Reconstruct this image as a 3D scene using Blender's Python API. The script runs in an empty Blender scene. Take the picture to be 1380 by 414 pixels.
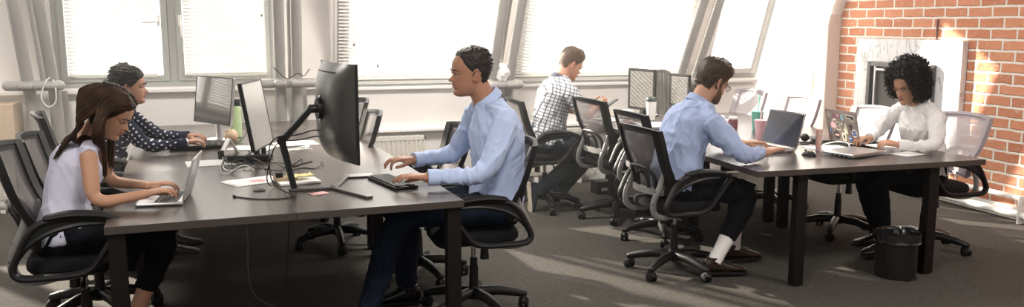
import bpy, bmesh, math, random
from mathutils import Vector, Matrix, noise, Quaternion
random.seed(7)
PI = math.pi
S = bpy.context.scene
C = S.collection
V = Vector

# ------------------------------------------------------------------ camera
cam = bpy.data.objects.new('camera', bpy.data.cameras.new('camera'))
C.objects.link(cam)
cam.location = (0, 0, 1.6)
cam.rotation_euler = (math.radians(90 - 8.6), 0, math.radians(-16))
cam.data.sensor_width = 36
cam.data.lens = 36 * 1165 / 1380
cam.data.clip_end = 100
S.camera = cam

# ------------------------------------------------------------------ light and exposure
S.view_settings.view_transform = 'Standard'
S.view_settings.look = 'None'
S.view_settings.gamma = 1
S.view_settings.use_curve_mapping = False
S.view_settings.exposure = 0.75
SKY_BRIGHT, SKY_DIM, SUN_POWER, FILL_POWER = 2.6, 0.38, 15.0, 29.0
VEIL = 0.02

w = bpy.data.worlds.new('sky'); S.world = w; w.use_nodes = True
nt = w.node_tree; nt.nodes.clear()
n_o = nt.nodes.new('ShaderNodeOutputWorld'); n_b = nt.nodes.new('ShaderNodeBackground')
n_t = nt.nodes.new('ShaderNodeTexCoord'); n_s = nt.nodes.new('ShaderNodeSeparateXYZ')
n_m = nt.nodes.new('ShaderNodeMapRange')
n_m.inputs['From Min'].default_value = -0.2; n_m.inputs['From Max'].default_value = 0.35
n_m.inputs['To Min'].default_value = SKY_DIM; n_m.inputs['To Max'].default_value = SKY_BRIGHT
nt.links.new(n_t.outputs['Generated'], n_s.inputs[0]); nt.links.new(n_s.outputs['Y'], n_m.inputs['Value'])
nt.links.new(n_m.outputs[0], n_b.inputs['Strength']); nt.links.new(n_b.outputs[0], n_o.inputs['Surface'])
n_b.inputs['Color'].default_value = (1.0, 0.975, 0.93, 1)

sun = bpy.data.objects.new('sun', bpy.data.lights.new('sun', 'SUN')); C.objects.link(sun)
sun.data.energy = SUN_POWER; sun.data.angle = math.radians(1.2); sun.data.color = (1, 0.9, 0.76)
sun.rotation_euler = V((0.56, -0.75, -0.44)).to_track_quat('-Z', 'Y').to_euler()
sun.location = (-4, 12, 8)

# large daylight openings: portals-like soft daylight entering by the windows
def daylight(loc, sx, sy, energy, rx):
    l = bpy.data.objects.new('daylight', bpy.data.lights.new('daylight', 'AREA')); C.objects.link(l)
    l.data.shape = 'RECTANGLE'; l.data.size = sx; l.data.size_y = sy; l.data.energy = energy
    l.data.color = (1, 0.96, 0.9); l.location = loc; l.rotation_euler = (rx, 0, 0)
    return l

# ------------------------------------------------------------------ materials
def mat(name, col, rough=.5, metal=0., spec=.5, bump=None, var=None, alpha=None, trans=None, sheen=0, coat=0, sss=0):
    m = bpy.data.materials.new(name); m.use_nodes = True
    t = m.node_tree; b = t.nodes['Principled BSDF']
    b.inputs['Base Color'].default_value = (*col, 1); b.inputs['Roughness'].default_value = rough
    b.inputs['Metallic'].default_value = metal; b.inputs['Specular IOR Level'].default_value = spec
    if sheen: b.inputs['Sheen Weight'].default_value = sheen
    if coat: b.inputs['Coat Weight'].default_value = coat
    if sss:
        b.inputs['Subsurface Weight'].default_value = sss
        b.inputs['Subsurface Radius'].default_value = (.012, .005, .003); b.inputs['Subsurface Scale'].default_value = 1
    tc = t.nodes.new('ShaderNodeTexCoord')
    if var:                       # (scale, second colour, amount) mottled colour
        sc, c2, amt = var
        n = t.nodes.new('ShaderNodeTexNoise'); n.inputs['Scale'].default_value = sc; n.inputs['Detail'].default_value = 5
        r = t.nodes.new('ShaderNodeMapRange'); r.inputs['From Min'].default_value = .35; r.inputs['From Max'].default_value = .65; r.inputs['To Max'].default_value = amt
        x = t.nodes.new('ShaderNodeMix'); x.data_type = 'RGBA'
        x.inputs['A'].default_value = (*col, 1); x.inputs['B'].default_value = (*c2, 1)
        t.links.new(tc.outputs['Object'], n.inputs['Vector']); t.links.new(n.outputs['Fac'], r.inputs['Value'])
        t.links.new(r.outputs[0], x.inputs['Factor']); t.links.new(x.outputs['Result'], b.inputs['Base Color'])
    if bump:
        sc, st = bump
        n = t.nodes.new('ShaderNodeTexNoise'); n.inputs['Scale'].default_value = sc; n.inputs['Detail'].default_value = 4
        u = t.nodes.new('ShaderNodeBump'); u.inputs['Strength'].default_value = st; u.inputs['Distance'].default_value = .01
        t.links.new(tc.outputs['Object'], n.inputs['Vector']); t.links.new(n.outputs['Fac'], u.inputs['Height'])
        t.links.new(u.outputs[0], b.inputs['Normal'])
    if alpha is not None: b.inputs['Alpha'].default_value = alpha
    if trans:
        o = t.nodes['Material Output']; tl = t.nodes.new('ShaderNodeBsdfTranslucent'); tl.inputs['Color'].default_value = (*col, 1)
        mx = t.nodes.new('ShaderNodeMixShader'); mx.inputs[0].default_value = trans
        t.links.new(b.outputs[0], mx.inputs[1]); t.links.new(tl.outputs[0], mx.inputs[2]); t.links.new(mx.outputs[0], o.inputs['Surface'])
    return m

def glass(name, tint=(1, 1, 1), gloss=.08):
    m = bpy.data.materials.new(name); m.use_nodes = True; t = m.node_tree; t.nodes.clear()
    o = t.nodes.new('ShaderNodeOutputMaterial'); a = t.nodes.new('ShaderNodeBsdfTransparent'); g = t.nodes.new('ShaderNodeBsdfGlossy')
    a.inputs[0].default_value = (*tint, 1); g.inputs['Roughness'].default_value = .03
    x = t.nodes.new('ShaderNodeMixShader'); x.inputs[0].default_value = gloss
    t.links.new(a.outputs[0], x.inputs[1]); t.links.new(g.outputs[0], x.inputs[2]); t.links.new(x.outputs[0], o.inputs['Surface'])
    return m

M = dict(
 wall=mat('white_paint', (.86, .83, .80), .8, bump=(60, .08), var=(2.5, (.78, .75, .72), .5)),
 ceiling=mat('ceiling_paint', (.85, .84, .82), .9),
 carpet=mat('grey_carpet', (.068, .063, .056), .95, spec=.15, bump=(260, .5), var=(34, (.092, .085, .077), 1)),
 white=mat('white_lacquer', (.85, .84, .82), .35),
 frame=mat('grey_window_frame', (.42, .43, .41), .45),
 blind=mat('blind_slat', (.70, .69, .655), .6, trans=.07),
 tube=mat('grey_tube_paint', (.36, .35, .335), .4, var=(6, (.31, .30, .29), .6)),
 desk=mat('dark_wenge_laminate', (.062, .05, .046), .27, spec=.75, bump=(90, .03), var=(14, (.075, .062, .057), 1)),
 deskedge=mat('desk_edge_band', (.055, .043, .038), .45),
 leg=mat('black_leg_paint', (.009, .007, .0065), .5, spec=.2),
 black=mat('black_plastic', (.010, .010, .0105), .42, spec=.35),
 blackm=mat('matte_black_plastic', (.013, .013, .0135), .6, spec=.3),
 seat=mat('black_seat_fabric', (.008, .008, .009), .92, spec=.2, bump=(300, .3)),
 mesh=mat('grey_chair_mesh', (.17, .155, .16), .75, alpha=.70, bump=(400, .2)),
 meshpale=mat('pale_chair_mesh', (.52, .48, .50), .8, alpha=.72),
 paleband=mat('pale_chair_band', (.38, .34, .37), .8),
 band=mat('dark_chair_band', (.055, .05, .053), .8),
 bracket=mat('grey_bracket_plastic', (.23, .222, .215), .4),
 chrome=mat('chrome', (.75, .75, .75), .18, metal=1),
 alu=mat('brushed_aluminium', (.66, .66, .67), .32, metal=.9),
 dgrey=mat('dark_grey_metal', (.13, .125, .125), .33, metal=.7),
 paper=mat('white_paper', (.86, .85, .84), .8),
 keys=mat('dark_keys', (.03, .03, .03), .5),
 silverkeys=mat('black_keys_on_silver', (.05, .05, .055), .5),
 screen=mat('screen_glass', (.012, .013, .016), .12, spec=.6),
 cardboard=mat('cardboard', (.60, .46, .33), .85, var=(9, (.55, .41, .29), .8)),
 tape=mat('packing_tape', (.66, .54, .40), .25),
 green=mat('green_bottle', (.42, .56, .30), .35),
 beige=mat('beige_ceramic', (.62, .47, .30), .45, var=(18, (.45, .2, .12), .35)),
 yellow=mat('yellow_note', (.82, .74, .35), .8),
 manila=mat('tan_wood', (.42, .32, .2), .7),
 teal=mat('teal_plastic', (.25, .68, .58), .3, trans=.3),
 pinkp=mat('pink_plastic', (.83, .55, .62), .3, trans=.3),
 peach=mat('peach_paper', (.82, .52, .42), .5, trans=.2, var=(30, (.9, .72, .66), .8)),
 maroon=mat('maroon_card', (.22, .07, .09), .6),
 red=mat('red_print', (.75, .2, .2), .7),
 pinkprint=mat('pink_print', (.83, .48, .46), .8),
 denim=mat('dark_denim', (.008, .012, .024), .9, spec=.15, bump=(120, .3), var=(20, (.013, .019, .036), .9)),
 blackcloth=mat('black_trousers', (.006, .006, .009), .9, spec=.15, bump=(150, .2)),
 greycloth=mat('blue_grey_jeans', (.018, .026, .038), .9, spec=.2, bump=(120, .3), var=(16, (.04, .06, .08), .8)),
 blueshirt=mat('light_blue_cotton', (.50, .60, .86), .8, spec=.2, sheen=.15, bump=(300, .12)),
 blueshirt2=mat('blue_cotton', (.41, .50, .75), .8, spec=.2, sheen=.15, bump=(300, .12)),
 whiteshirt=mat('white_cotton', (.93, .92, .92), .8, spec=.2, trans=.1),
 blouse=mat('lilac_white_cotton', (.62, .62, .76), .8, spec=.2, bump=(300, .1)),
 sock=mat('white_sock', (.85, .83, .82), .9),
 shoeblack=mat('black_leather', (.012, .011, .011), .3),
 shoebrown=mat('dark_brown_leather', (.03, .016, .013), .3),
 shoenavy=mat('navy_suede', (.02, .025, .04), .8),
 sole=mat('cream_sole', (.75, .66, .54), .6),
 brownsole=mat('brown_sole', (.2, .12, .08), .6),
 hairdark=mat('dark_brown_hair', (.016, .011, .009), .5, bump=(200, .4)),
 hairbrown=mat('brown_hair', (.030, .016, .009), .6, spec=.3, trans=.25, var=(16, (.085, .042, .019), .8)),
 hairmid=mat('mid_brown_hair', (.035, .021, .012), .55, var=(40, (.07, .042, .022), .7)),
 haircurl=mat('black_curly_hair', (.014, .0095, .008), .6, trans=.15),
 hairlight=mat('light_brown_hair', (.075, .045, .026), .55, bump=(200, .4), var=(40, (.13, .08, .045), .7)),
 eyew=mat('eye_white', (.42, .38, .36), .3),
 iris=mat('dark_iris', (.02, .012, .01), .2),
 bin=mat('black_bin_plastic', (.012, .012, .012), .3),
 bag=mat('black_bin_bag', (.012, .012, .013), .14, spec=.9),
 radiator=mat('radiator_enamel', (.72, .69, .62), .4),
 greyplastic=mat('grey_garden_plastic', (.16, .155, .15), .6),
 bluest=mat('blue_sticker', (.05, .13, .38), .4), palest=mat('pale_sticker', (.75, .74, .66), .4),
 pinkst=mat('pink_sticker', (.72, .42, .46), .4), cyanst=mat('cyan_sticker', (.25, .5, .6), .4),
 darkst=mat('dark_sticker', (.04, .035, .035), .4), redst=mat('red_sticker', (.55, .1, .12), .4),
 purpst=mat('purple_sticker', (.25, .07, .14), .4), creamst=mat('cream_sticker', (.66, .66, .5), .4),
 rod=mat('rusty_metal', (.12, .06, .04), .6),
 glass=glass('window_glass', (1, 1, 1), .06), clear=glass('clear_plastic', (.95, .95, .96), .15),
 lidgrey=mat('laptop_lid_grey', (.27, .22, .20), .4, metal=.2),
)
def skin(n, c): return mat(n, c, .5, spec=.4, sss=.08, var=(30, tuple(min(1, v*k) for v, k in zip(c, (1.08, .88, .84))), .5))
SK = dict(A=skin('skin_warm', (.50, .29, .19)), B=skin('skin_olive', (.44, .25, .17)), C=skin('skin_tan', (.42, .22, .14)),
          D=skin('skin_pink', (.56, .31, .21)), E=skin('skin_fair', (.52, .30, .21)), F=skin('skin_brown', (.47, .265, .17)))
SK2 = {k: mat('lips_'+k, c, .45) for k, c in dict(A=(.42, .14, .12), B=(.33, .12, .1), C=(.34, .14, .11), D=(.42, .17, .14), E=(.4, .17, .14), F=(.30, .10, .08)).items()}

def brick_mat():
    m = bpy.data.materials.new('red_brick'); m.use_nodes = True; t = m.node_tree; b = t.nodes['Principled BSDF']
    tc = t.nodes.new('ShaderNodeTexCoord'); sp = t.nodes.new('ShaderNodeSeparateXYZ'); cb = t.nodes.new('ShaderNodeCombineXYZ')
    t.links.new(tc.outputs['Object'], sp.inputs[0]); t.links.new(sp.outputs['Y'], cb.inputs['X']); t.links.new(sp.outputs['Z'], cb.inputs['Y'])
    nz = t.nodes.new('ShaderNodeTexNoise'); nz.inputs['Scale'].default_value = 9; nz.inputs['Detail'].default_value = 5
    t.links.new(tc.outputs['Object'], nz.inputs['Vector'])
    ad = t.nodes.new('ShaderNodeVectorMath'); ad.operation = 'MULTIPLY_ADD'
    ad.inputs[1].default_value = (.022, .022, 0)
    t.links.new(nz.outputs['Color'], ad.inputs[0]); t.links.new(cb.outputs[0], ad.inputs[2])
    br = t.nodes.new('ShaderNodeTexBrick'); br.inputs['Scale'].default_value = 1
    br.inputs['Brick Width'].default_value = .265; br.inputs['Row Height'].default_value = .092
    br.inputs['Mortar Size'].default_value = .013; br.inputs['Mortar Smooth'].default_value = .35; br.inputs['Bias'].default_value = -.1
    br.inputs['Color1'].default_value = (.62, .27, .155, 1); br.inputs['Color2'].default_value = (.47, .18, .10, 1)
    br.inputs['Mortar'].default_value = (.80, .72, .64, 1)
    t.links.new(ad.outputs[0], br.inputs['Vector'])
    n2 = t.nodes.new('ShaderNodeTexNoise'); n2.inputs['Scale'].default_value = 22; n2.inputs['Detail'].default_value = 8
    t.links.new(tc.outputs['Object'], n2.inputs['Vector'])
    rp = t.nodes.new('ShaderNodeMapRange'); rp.inputs['From Min'].default_value = .60; rp.inputs['From Max'].default_value = .72; rp.inputs['To Max'].default_value = .55
    t.links.new(n2.outputs['Fac'], rp.inputs['Value'])
    mx = t.nodes.new('ShaderNodeMix'); mx.data_type = 'RGBA'; mx.inputs['B'].default_value = (.64, .52, .43, 1)
    t.links.new(rp.outputs[0], mx.inputs['Factor']); t.links.new(br.outputs['Color'], mx.inputs['A'])
    t.links.new(mx.outputs['Result'], b.inputs['Base Color']); b.inputs['Roughness'].default_value = .9
    inv = t.nodes.new('ShaderNodeMath'); inv.operation = 'MULTIPLY_ADD'; inv.inputs[1].default_value = -1.4
    t.links.new(br.outputs['Fac'], inv.inputs[0]); t.links.new(n2.outputs['Fac'], inv.inputs[2])
    bp = t.nodes.new('ShaderNodeBump'); bp.inputs['Strength'].default_value = .9; bp.inputs['Distance'].default_value = .012
    t.links.new(inv.outputs[0], bp.inputs['Height']); t.links.new(bp.outputs[0], b.inputs['Normal'])
    return m
M['brick'] = brick_mat()

def marble_mat():
    m = mat('white_marble_board', (.70, .70, .715), .35)
    t = m.node_tree; b = t.nodes['Principled BSDF']; tc = t.nodes.new('ShaderNodeTexCoord')
    n = t.nodes.new('ShaderNodeTexNoise'); n.inputs['Scale'].default_value = 1.6; n.inputs['Detail'].default_value = 8; n.inputs['Distortion'].default_value = 1.4
    mp = t.nodes.new('ShaderNodeMapping'); mp.inputs['Scale'].default_value = (1, 2.2, .8)
    r = t.nodes.new('ShaderNodeValToRGB'); e = r.color_ramp.elements
    e[0].position = .485; e[0].color = (.70, .70, .715, 1); e[1].position = .515; e[1].color = (.70, .70, .715, 1)
    k = e.new(.5); k.color = (.36, .36, .39, 1)
    t.links.new(tc.outputs['Object'], mp.inputs[0]); t.links.new(mp.outputs[0], n.inputs['Vector'])
    t.links.new(n.outputs['Fac'], r.inputs[0]); t.links.new(r.outputs[0], b.inputs['Base Color'])
    return m
M['marble'] = marble_mat()
M['screenfab'] = mat('white_screen_fabric', (.88, .87, .85), .9, trans=.45)

def grid_mat(name, base, line, pitch, width, dots=False):
    """woven check or polka dots, laid over a garment in its own coordinates"""
    m = mat(name, base, .85, spec=.2); t = m.node_tree; b = t.nodes['Principled BSDF']; tc = t.nodes.new('ShaderNodeTexCoord')
    sp = t.nodes.new('ShaderNodeSeparateXYZ'); t.links.new(tc.outputs['UV'], sp.inputs[0])
    outs = []
    for ax in ('X', 'Y'):
        a = t.nodes.new('ShaderNodeMath'); a.operation = 'MULTIPLY'; a.inputs[1].default_value = 1/pitch; t.links.new(sp.outputs[ax], a.inputs[0])
        f = t.nodes.new('ShaderNodeMath'); f.operation = 'FRACT'; t.links.new(a.outputs[0], f.inputs[0])
        if dots:
            s = t.nodes.new('ShaderNodeMath'); s.operation = 'SUBTRACT'; s.inputs[1].default_value = .5; t.links.new(f.outputs[0], s.inputs[0])
            p = t.nodes.new('ShaderNodeMath'); p.operation = 'POWER'; p.inputs[1].default_value = 2; t.links.new(s.outputs[0], p.inputs[0]); outs.append(p)
        else:
            l = t.nodes.new('ShaderNodeMath'); l.operation = 'LESS_THAN'; l.inputs[1].default_value = width; t.links.new(f.outputs[0], l.inputs[0]); outs.append(l)
    c = t.nodes.new('ShaderNodeMath'); c.operation = 'ADD' if dots else 'MAXIMUM'
    t.links.new(outs[0].outputs[0], c.inputs[0]); t.links.new(outs[1].outputs[0], c.inputs[1])
    if dots:
        d = t.nodes.new('ShaderNodeMath'); d.operation = 'LESS_THAN'; d.inputs[1].default_value = width; t.links.new(c.outputs[0], d.inputs[0]); c = d
    x = t.nodes.new('ShaderNodeMix'); x.data_type = 'RGBA'; x.inputs['A'].default_value = (*base, 1); x.inputs['B'].default_value = (*line, 1)
    t.links.new(c.outputs[0], x.inputs['Factor']); t.links.new(x.outputs['Result'], b.inputs['Base Color'])
    return m
M['dots'] = grid_mat('navy_polka_dot', (.012, .016, .035), (.65, .63, .62), .030, .035, True)
M['check'] = grid_mat('white_navy_check', (.70, .70, .72), (.10, .11, .15), .028, .22)

# ------------------------------------------------------------------ mesh helpers
def link(o, parent=None):
    C.objects.link(o)
    if parent is not None: o.parent = parent
    return o
def tag(o, label=None, cat=None, group=None, kind=None):
    if label: o['label'] = label
    if cat: o['category'] = cat
    if group: o['group'] = group
    if kind: o['kind'] = kind
    return o
def thing(name, label, cat, loc=(0, 0, 0), rz=0, group=None):
    o = bpy.data.objects.new(name, None); o.empty_display_size = .1; C.objects.link(o)
    o.location = loc; o.rotation_euler = (0, 0, rz)
    return tag(o, label, cat, group)
def obj(name, bm, m, parent=None, smooth=True, bevel=0, origin=None, recalc=True):
    if recalc: bmesh.ops.recalc_face_normals(bm, faces=bm.faces)
    if origin is not None:
        bmesh.ops.translate(bm, verts=bm.verts, vec=-V(origin))
    me = bpy.data.meshes.new(name); bm.to_mesh(me); bm.free()
    for x in (m if isinstance(m, (list, tuple)) else [m]): me.materials.append(x)
    if smooth:
        me.polygons.foreach_set('use_smooth', [True]*len(me.polygons))
        try: me.set_sharp_from_angle(angle=math.radians(38))
        except Exception: pass
    o = bpy.data.objects.new(name, me); link(o, parent)
    if origin is not None: o.location = origin
    if bevel:
        b = o.modifiers.new('bevel', 'BEVEL'); b.width = bevel; b.segments = 2; b.limit_method = 'ANGLE'
    return o
def BM(): return bmesh.new()
def box(bm, x0, x1, y0, y1, z0, z1, mi=0, mtx=None):
    vs = [bm.verts.new((x, y, z)) for x in (x0, x1) for y in (y0, y1) for z in (z0, z1)]
    if mtx is not None:
        for v in vs: v.co = mtx @ v.co
    for f in ((0, 1, 3, 2), (4, 6, 7, 5), (0, 4, 5, 1), (2, 3, 7, 6), (0, 2, 6, 4), (1, 5, 7, 3)):
        bm.faces.new([vs[i] for i in f]).material_index = mi
    return vs
def catmull(pts, n=6):
    pts = [V(p) for p in pts]; P = [pts[0]*2-pts[1]] + pts + [pts[-1]*2-pts[-2]]; out = []
    for i in range(1, len(P)-2):
        a, b, c, d = P[i-1:i+3]
        for k in range(n):
            t = k/n
            out.append(.5*((2*b)+(c-a)*t+(2*a-5*b+4*c-d)*t*t+(3*b-a-3*c+d)*t**3))
    out.append(P[-2]); return out
def lerpl(a, t):
    x = t*(len(a)-1); i = min(int(x), len(a)-2); f = x-i
    return a[i]*(1-f)+a[i+1]*f
def loft(bm, rings, closed=True, mi=0):
    R = [[bm.verts.new(p) for p in r] for r in rings]; n = len(R[0])
    for a, b in zip(R, R[1:]):
        for i in range(n):
            bm.faces.new((a[i], a[(i+1) % n], b[(i+1) % n], b[i])).material_index = mi
    if closed:
        bm.faces.new(R[0][::-1]).material_index = mi; bm.faces.new(R[-1]).material_index = mi
def tube(bm, pts, rad, n=10, mi=0, flat=1., lat=None, ball=False, closed=True, loop=False):
    """swept tube; rad number or list; lat = fixed lateral direction whose radius is scaled by flat"""
    pts = [V(p) for p in pts]; m = len(pts)
    rad = [rad]*m if isinstance(rad, (int, float)) else [lerpl(rad, i/(m-1)) for i in range(m)]
    rings = []; ref = None
    if loop: T = [(pts[(i+1) % m]-pts[i-1]).normalized() for i in range(m)]
    else: T = [(pts[min(i+1, m-1)]-pts[max(i-1, 0)]).normalized() for i in range(m)]
    for i in range(m):
        t = T[i]
        if lat is not None: a = V(lat)
        elif ref is None: a = V((0, 0, 1)) if abs(t.z) < .9 else V((1, 0, 0))
        else: a = ref
        a = (a - t*a.dot(t)).normalized(); ref = a; b = t.cross(a)
        rings.append([pts[i] + a*(math.cos(2*PI*k/n)*rad[i]*flat) + b*(math.sin(2*PI*k/n)*rad[i]) for k in range(n)])
    if loop:
        R = [[bm.verts.new(p) for p in r] for r in rings]
        for i in range(m):
            a, b = R[i], R[(i+1) % m]
            for k in range(n): bm.faces.new((a[k], a[(k+1) % n], b[(k+1) % n], b[k])).material_index = mi
        return
    if ball:
        def caps(c, ring, t, r):
            return [[c + (p-c)*math.cos(q) + t*(math.sin(q)*r) for p in ring] for q in (.45, .9, 1.3)]
        rings = caps(pts[0], rings[0], -T[0], rad[0])[::-1] + rings + caps(pts[-1], rings[-1], T[-1], rad[-1])
    loft(bm, rings, closed, mi)
def cyl(bm, c, r, z0, z1, n=20, r1=None, mi=0):
    r1 = r if r1 is None else r1
    loft(bm, [[(c[0]+math.cos(2*PI*k/n)*rr, c[1]+math.sin(2*PI*k/n)*rr, z) for k in range(n)] for rr, z in ((r, z0), (r1, z1))], True, mi)
def lathe(bm, prof, c=(0, 0, 0), n=24, mi=0):
    loft(bm, [[(c[0]+math.cos(2*PI*k/n)*r, c[1]+math.sin(2*PI*k/n)*r, c[2]+z) for k in range(n)] for r, z in prof], True, mi)
def ball(bm, c, rx, ry=None, rz=None, mtx=None, u=16, v=10):
    ry = rx if ry is None else ry; rz = rx if rz is None else rz
    R = []
    for j in range(1, v):
        a = PI*j/v
        R.append([V((rx*math.sin(a)*math.cos(2*PI*k/u), ry*math.sin(a)*math.sin(2*PI*k/u), rz*math.cos(a))) for k in range(u)])
    if mtx is not None: R = [[mtx.to_3x3() @ p for p in r] for r in R]
    R = [[p+V(c) for p in r] for r in R]
    loft(bm, R)
def rbox(bm, cx, cy, cz, sx, sy, sz, r, n=5, mi=0, mtx=None, dome=0):
    """box with rounded vertical corners and softened top and bottom edges"""
    rings = []
    prof = [(-sz/2, -r*.45), (-sz/2+r*.2, -r*.12), (-sz/2+r*.5, 0), (sz/2-r*.5, 0), (sz/2-r*.2, -r*.12), (sz/2, -r*.45)]
    for z, d in prof:
        hx, hy = sx/2+d, sy/2+d; rr = max(r+d, .001); ring = []
        for q, (ax, ay) in enumerate(((1, 1), (-1, 1), (-1, -1), (1, -1))):
            for k in range(n+1):
                a = q*PI/2 + k*PI/2/n
                ring.append(V((cx+ax*(hx-rr)+math.cos(a)*rr, cy+ay*(hy-rr)+math.sin(a)*rr, cz+z)))
        rings.append(ring)
    if mtx is not None: rings = [[mtx @ p for p in r_] for r_ in rings]
    loft(bm, rings, True, mi)
def disc_poly(bm, pts, t, mi=0, mtx=None):
    """thin extruded outline in the local XY plane"""
    a = [V((x, y, 0)) for x, y in pts]; b = [V((x, y, t)) for x, y in pts]
    if mtx is not None: a = [mtx @ p for p in a]; b = [mtx @ p for p in b]
    loft(bm, [a, b], True, mi)
def copy_tree(o, parent=None):
    c = o.copy(); C.objects.link(c); c.parent = parent
    for ch in list(o.children): copy_tree(ch, c)
    return c
# ------------------------------------------------------------------ the room
WY, WX, CEIL, LEAN = 8.2, 5.9, 2.75, math.tan(math.radians(22))
SILL = 1.02
def struct(name, bm, m, **k): return tag(obj(name, bm, m, smooth=False, **k), kind='structure')
bm = BM(); box(bm, -4.6, WX+.3, -2.6, WY+.25, -.1, 0); struct('floor', bm, M['carpet'])
bm = BM(); box(bm, -4.6, WX+.3, -.4, WY+.25, CEIL, CEIL+.1); struct('ceiling', bm, M['ceiling'])
bm = BM(); box(bm, WX, WX+.3, -2.6, WY+.25, 0, CEIL); struct('wall_right', bm, M['brick'])
bm = BM(); box(bm, -4.9, -4.6, -2.6, WY+.25, 0, CEIL); struct('wall_left', bm, M['wall'])
# window wall: upright below the sills and on the left, leaning in above them on the right
wins = [(-4.2, -2.5, 0, 'L'), (-1.72, .12, 0, 'L'), (.63, 2.24, 1, 'M'), (2.34, 4.25, 1, 'M'), (4.38, 5.72, 1, 'R')]
bm = BM()
box(bm, -4.6, .63, WY, WY+.22, 0, 1.04); box(bm, .63, 5.09, WY, WY+.22, 0, SILL); box(bm, 5.09, 5.72, WY, WY+.22, 0, .12); box(bm, 5.72, WX, WY, WY+.22, 0, SILL)  # opening behind the fabric screen added so that daylight makes it glow
for x0, x1 in ((-4.6, -4.2), (-2.5, -1.72), (.12, .63)): box(bm, x0, x1, WY, WY+.22, 1.04, CEIL)
def slant(bm, x0, x1, z0, z1, d0=0, d1=.18, mi=0):
    vs = [bm.verts.new((x, WY-(z-SILL)*LEAN+d, z)) for x in (x0, x1) for d in (d0, d1) for z in (z0, z1)]
    for f in ((0, 1, 3, 2), (4, 6, 7, 5), (0, 4, 5, 1), (2, 3, 7, 6), (0, 2, 6, 4), (1, 5, 7, 3)): bm.faces.new([vs[i] for i in f]).material_index = mi
for x0, x1 in ((.62, .66), (2.24, 2.34), (4.25, 4.38), (5.72, WX)): slant(bm, x0, x1, SILL, CEIL)
for x0, x1 in ((-4.2, -2.5), (-1.72, .12)): box(bm, x0, x1, WY, WY+.22, 2.55, CEIL)
slant(bm, .63, WX, 2.6, CEIL)
v = [bm.verts.new(p) for p in ((.63, WY, SILL), (.63, WY, CEIL), (.63, WY-(CEIL-SILL)*LEAN, CEIL), (.60, WY, SILL), (.60, WY, CEIL), (.60, WY-(CEIL-SILL)*LEAN, CEIL))]
for f in ((0, 1, 2), (3, 5, 4), (0, 3, 4, 1), (1, 4, 5, 2), (2, 5, 3, 0)): bm.faces.new([v[i] for i in f])
struct('wall_back', bm, M['wall'])
# ledges under the windows
bm = BM(); box(bm, -4.6, .60, WY-.07, WY, .995, 1.03); struct('trim_1', bm, M['white'], bevel=.006)
bm = BM(); box(bm, .62, 5.06, WY-.05, WY, .975, 1.005); struct('trim_2', bm, M['white'], bevel=.006)
bm = BM(); box(bm, .62, 5.06, WY-.09, WY, .575, .605); struct('trim_3', bm, M['white'], bevel=.006)
bm = BM(); box(bm, 5.74, WX, 7.93, 8.13, 0, CEIL); struct('trim_4', bm, mat('pinkish_plaster', (.72, .62, .56), .8, bump=(40, .2)), bevel=.01)
bm = BM(); box(bm, WX-.022, WX, -2.6, 7.93, 0, .11); struct('baseboard_right', bm, M['white'], bevel=.004)
bm = BM(); box(bm, -4.6, WX, WY-.015, WY, 0, .08); struct('baseboard_back', bm, M['white'], bevel=.003)

def window_frame(n, x0, x1, sashes, lean, zt):
    fr = BM(); gl = BM(); sa = BM()
    z0 = 1.04 if not lean else SILL
    def b(bm_, a, c, zz0, zz1, d0, d1):
        if lean: slant(bm_, a, c, zz0, zz1, d0, d1)
        else: box(bm_, a, c, WY+d0, WY+d1, zz0, zz1)
    f = .05
    b(fr, x0, x0+f, z0, zt, .03, .11); b(fr, x1-f, x1, z0, zt, .03, .11); b(fr, x0+f, x1-f, z0, z0+f, .03, .11); b(fr, x0+f, x1-f, zt-f, zt, .03, .11)
    for i, xs in enumerate(sashes[1:-1]): b(fr, xs-.035, xs+.035, z0+f, zt-f, .03, .11)
    root = obj('window_%d' % n, fr, M['frame'], smooth=False, bevel=.004); tag(root, kind='structure')
    for i in range(len(sashes)-1):
        a, c = sashes[i]+(.035 if i else f), sashes[i+1]-(.035 if i < len(sashes)-2 else f)
        for (p, q, r_, t) in ((a, a+.055, z0+f, zt-f), (c-.055, c, z0+f, zt-f), (a+.055, c-.055, z0+f, z0+f+.055), (a+.055, c-.055, zt-f-.055, zt-f)):
            b(sa, p, q, r_, t, .015, .085)
        b(gl, a+.05, c-.05, z0+f+.05, zt-f-.05, .05, .056)
    obj('sash', sa, M['frame'] if n < 2 else M['white'], root, smooth=False, bevel=.004)  # sashes past the first are white to imitate glare washing them out
    obj('window_pane', gl, M['glass'], root, smooth=False)
    return root
w1 = window_frame(1, -1.72, .12, [-1.72, -.76, .12], 0, 2.55)
window_frame(2, .66, 2.24, [.66, 2.24], 1, 2.6)
window_frame(3, 2.34, 4.25, [2.34, 4.25], 1, 2.6)
window_frame(4, 4.38, 5.09, [4.38, 5.09], 1, 2.6)
window_frame(5, -4.2, -2.5, [-4.2, -3.35, -2.5], 0, 2.55)
for x, d, zz in ((-.865, -1, 1.62), (-.69, 1, 1.62)):       # sash handles
    bm = BM(); rbox(bm, x, WY-.002, zz, .028, .03, .10, .008)
    if d < 0: tube(bm, [(x, WY-.03, zz-.01), (x-.03, WY-.05, zz-.01), (x-.13, WY-.05, zz-.015)], .009, 8)
    else: tube(bm, [(x, WY-.03, zz-.01), (x+.01, WY-.05, zz-.05), (x+.015, WY-.05, zz-.14)], .009, 8)
    obj('handle', bm, M['white'], w1)

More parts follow.
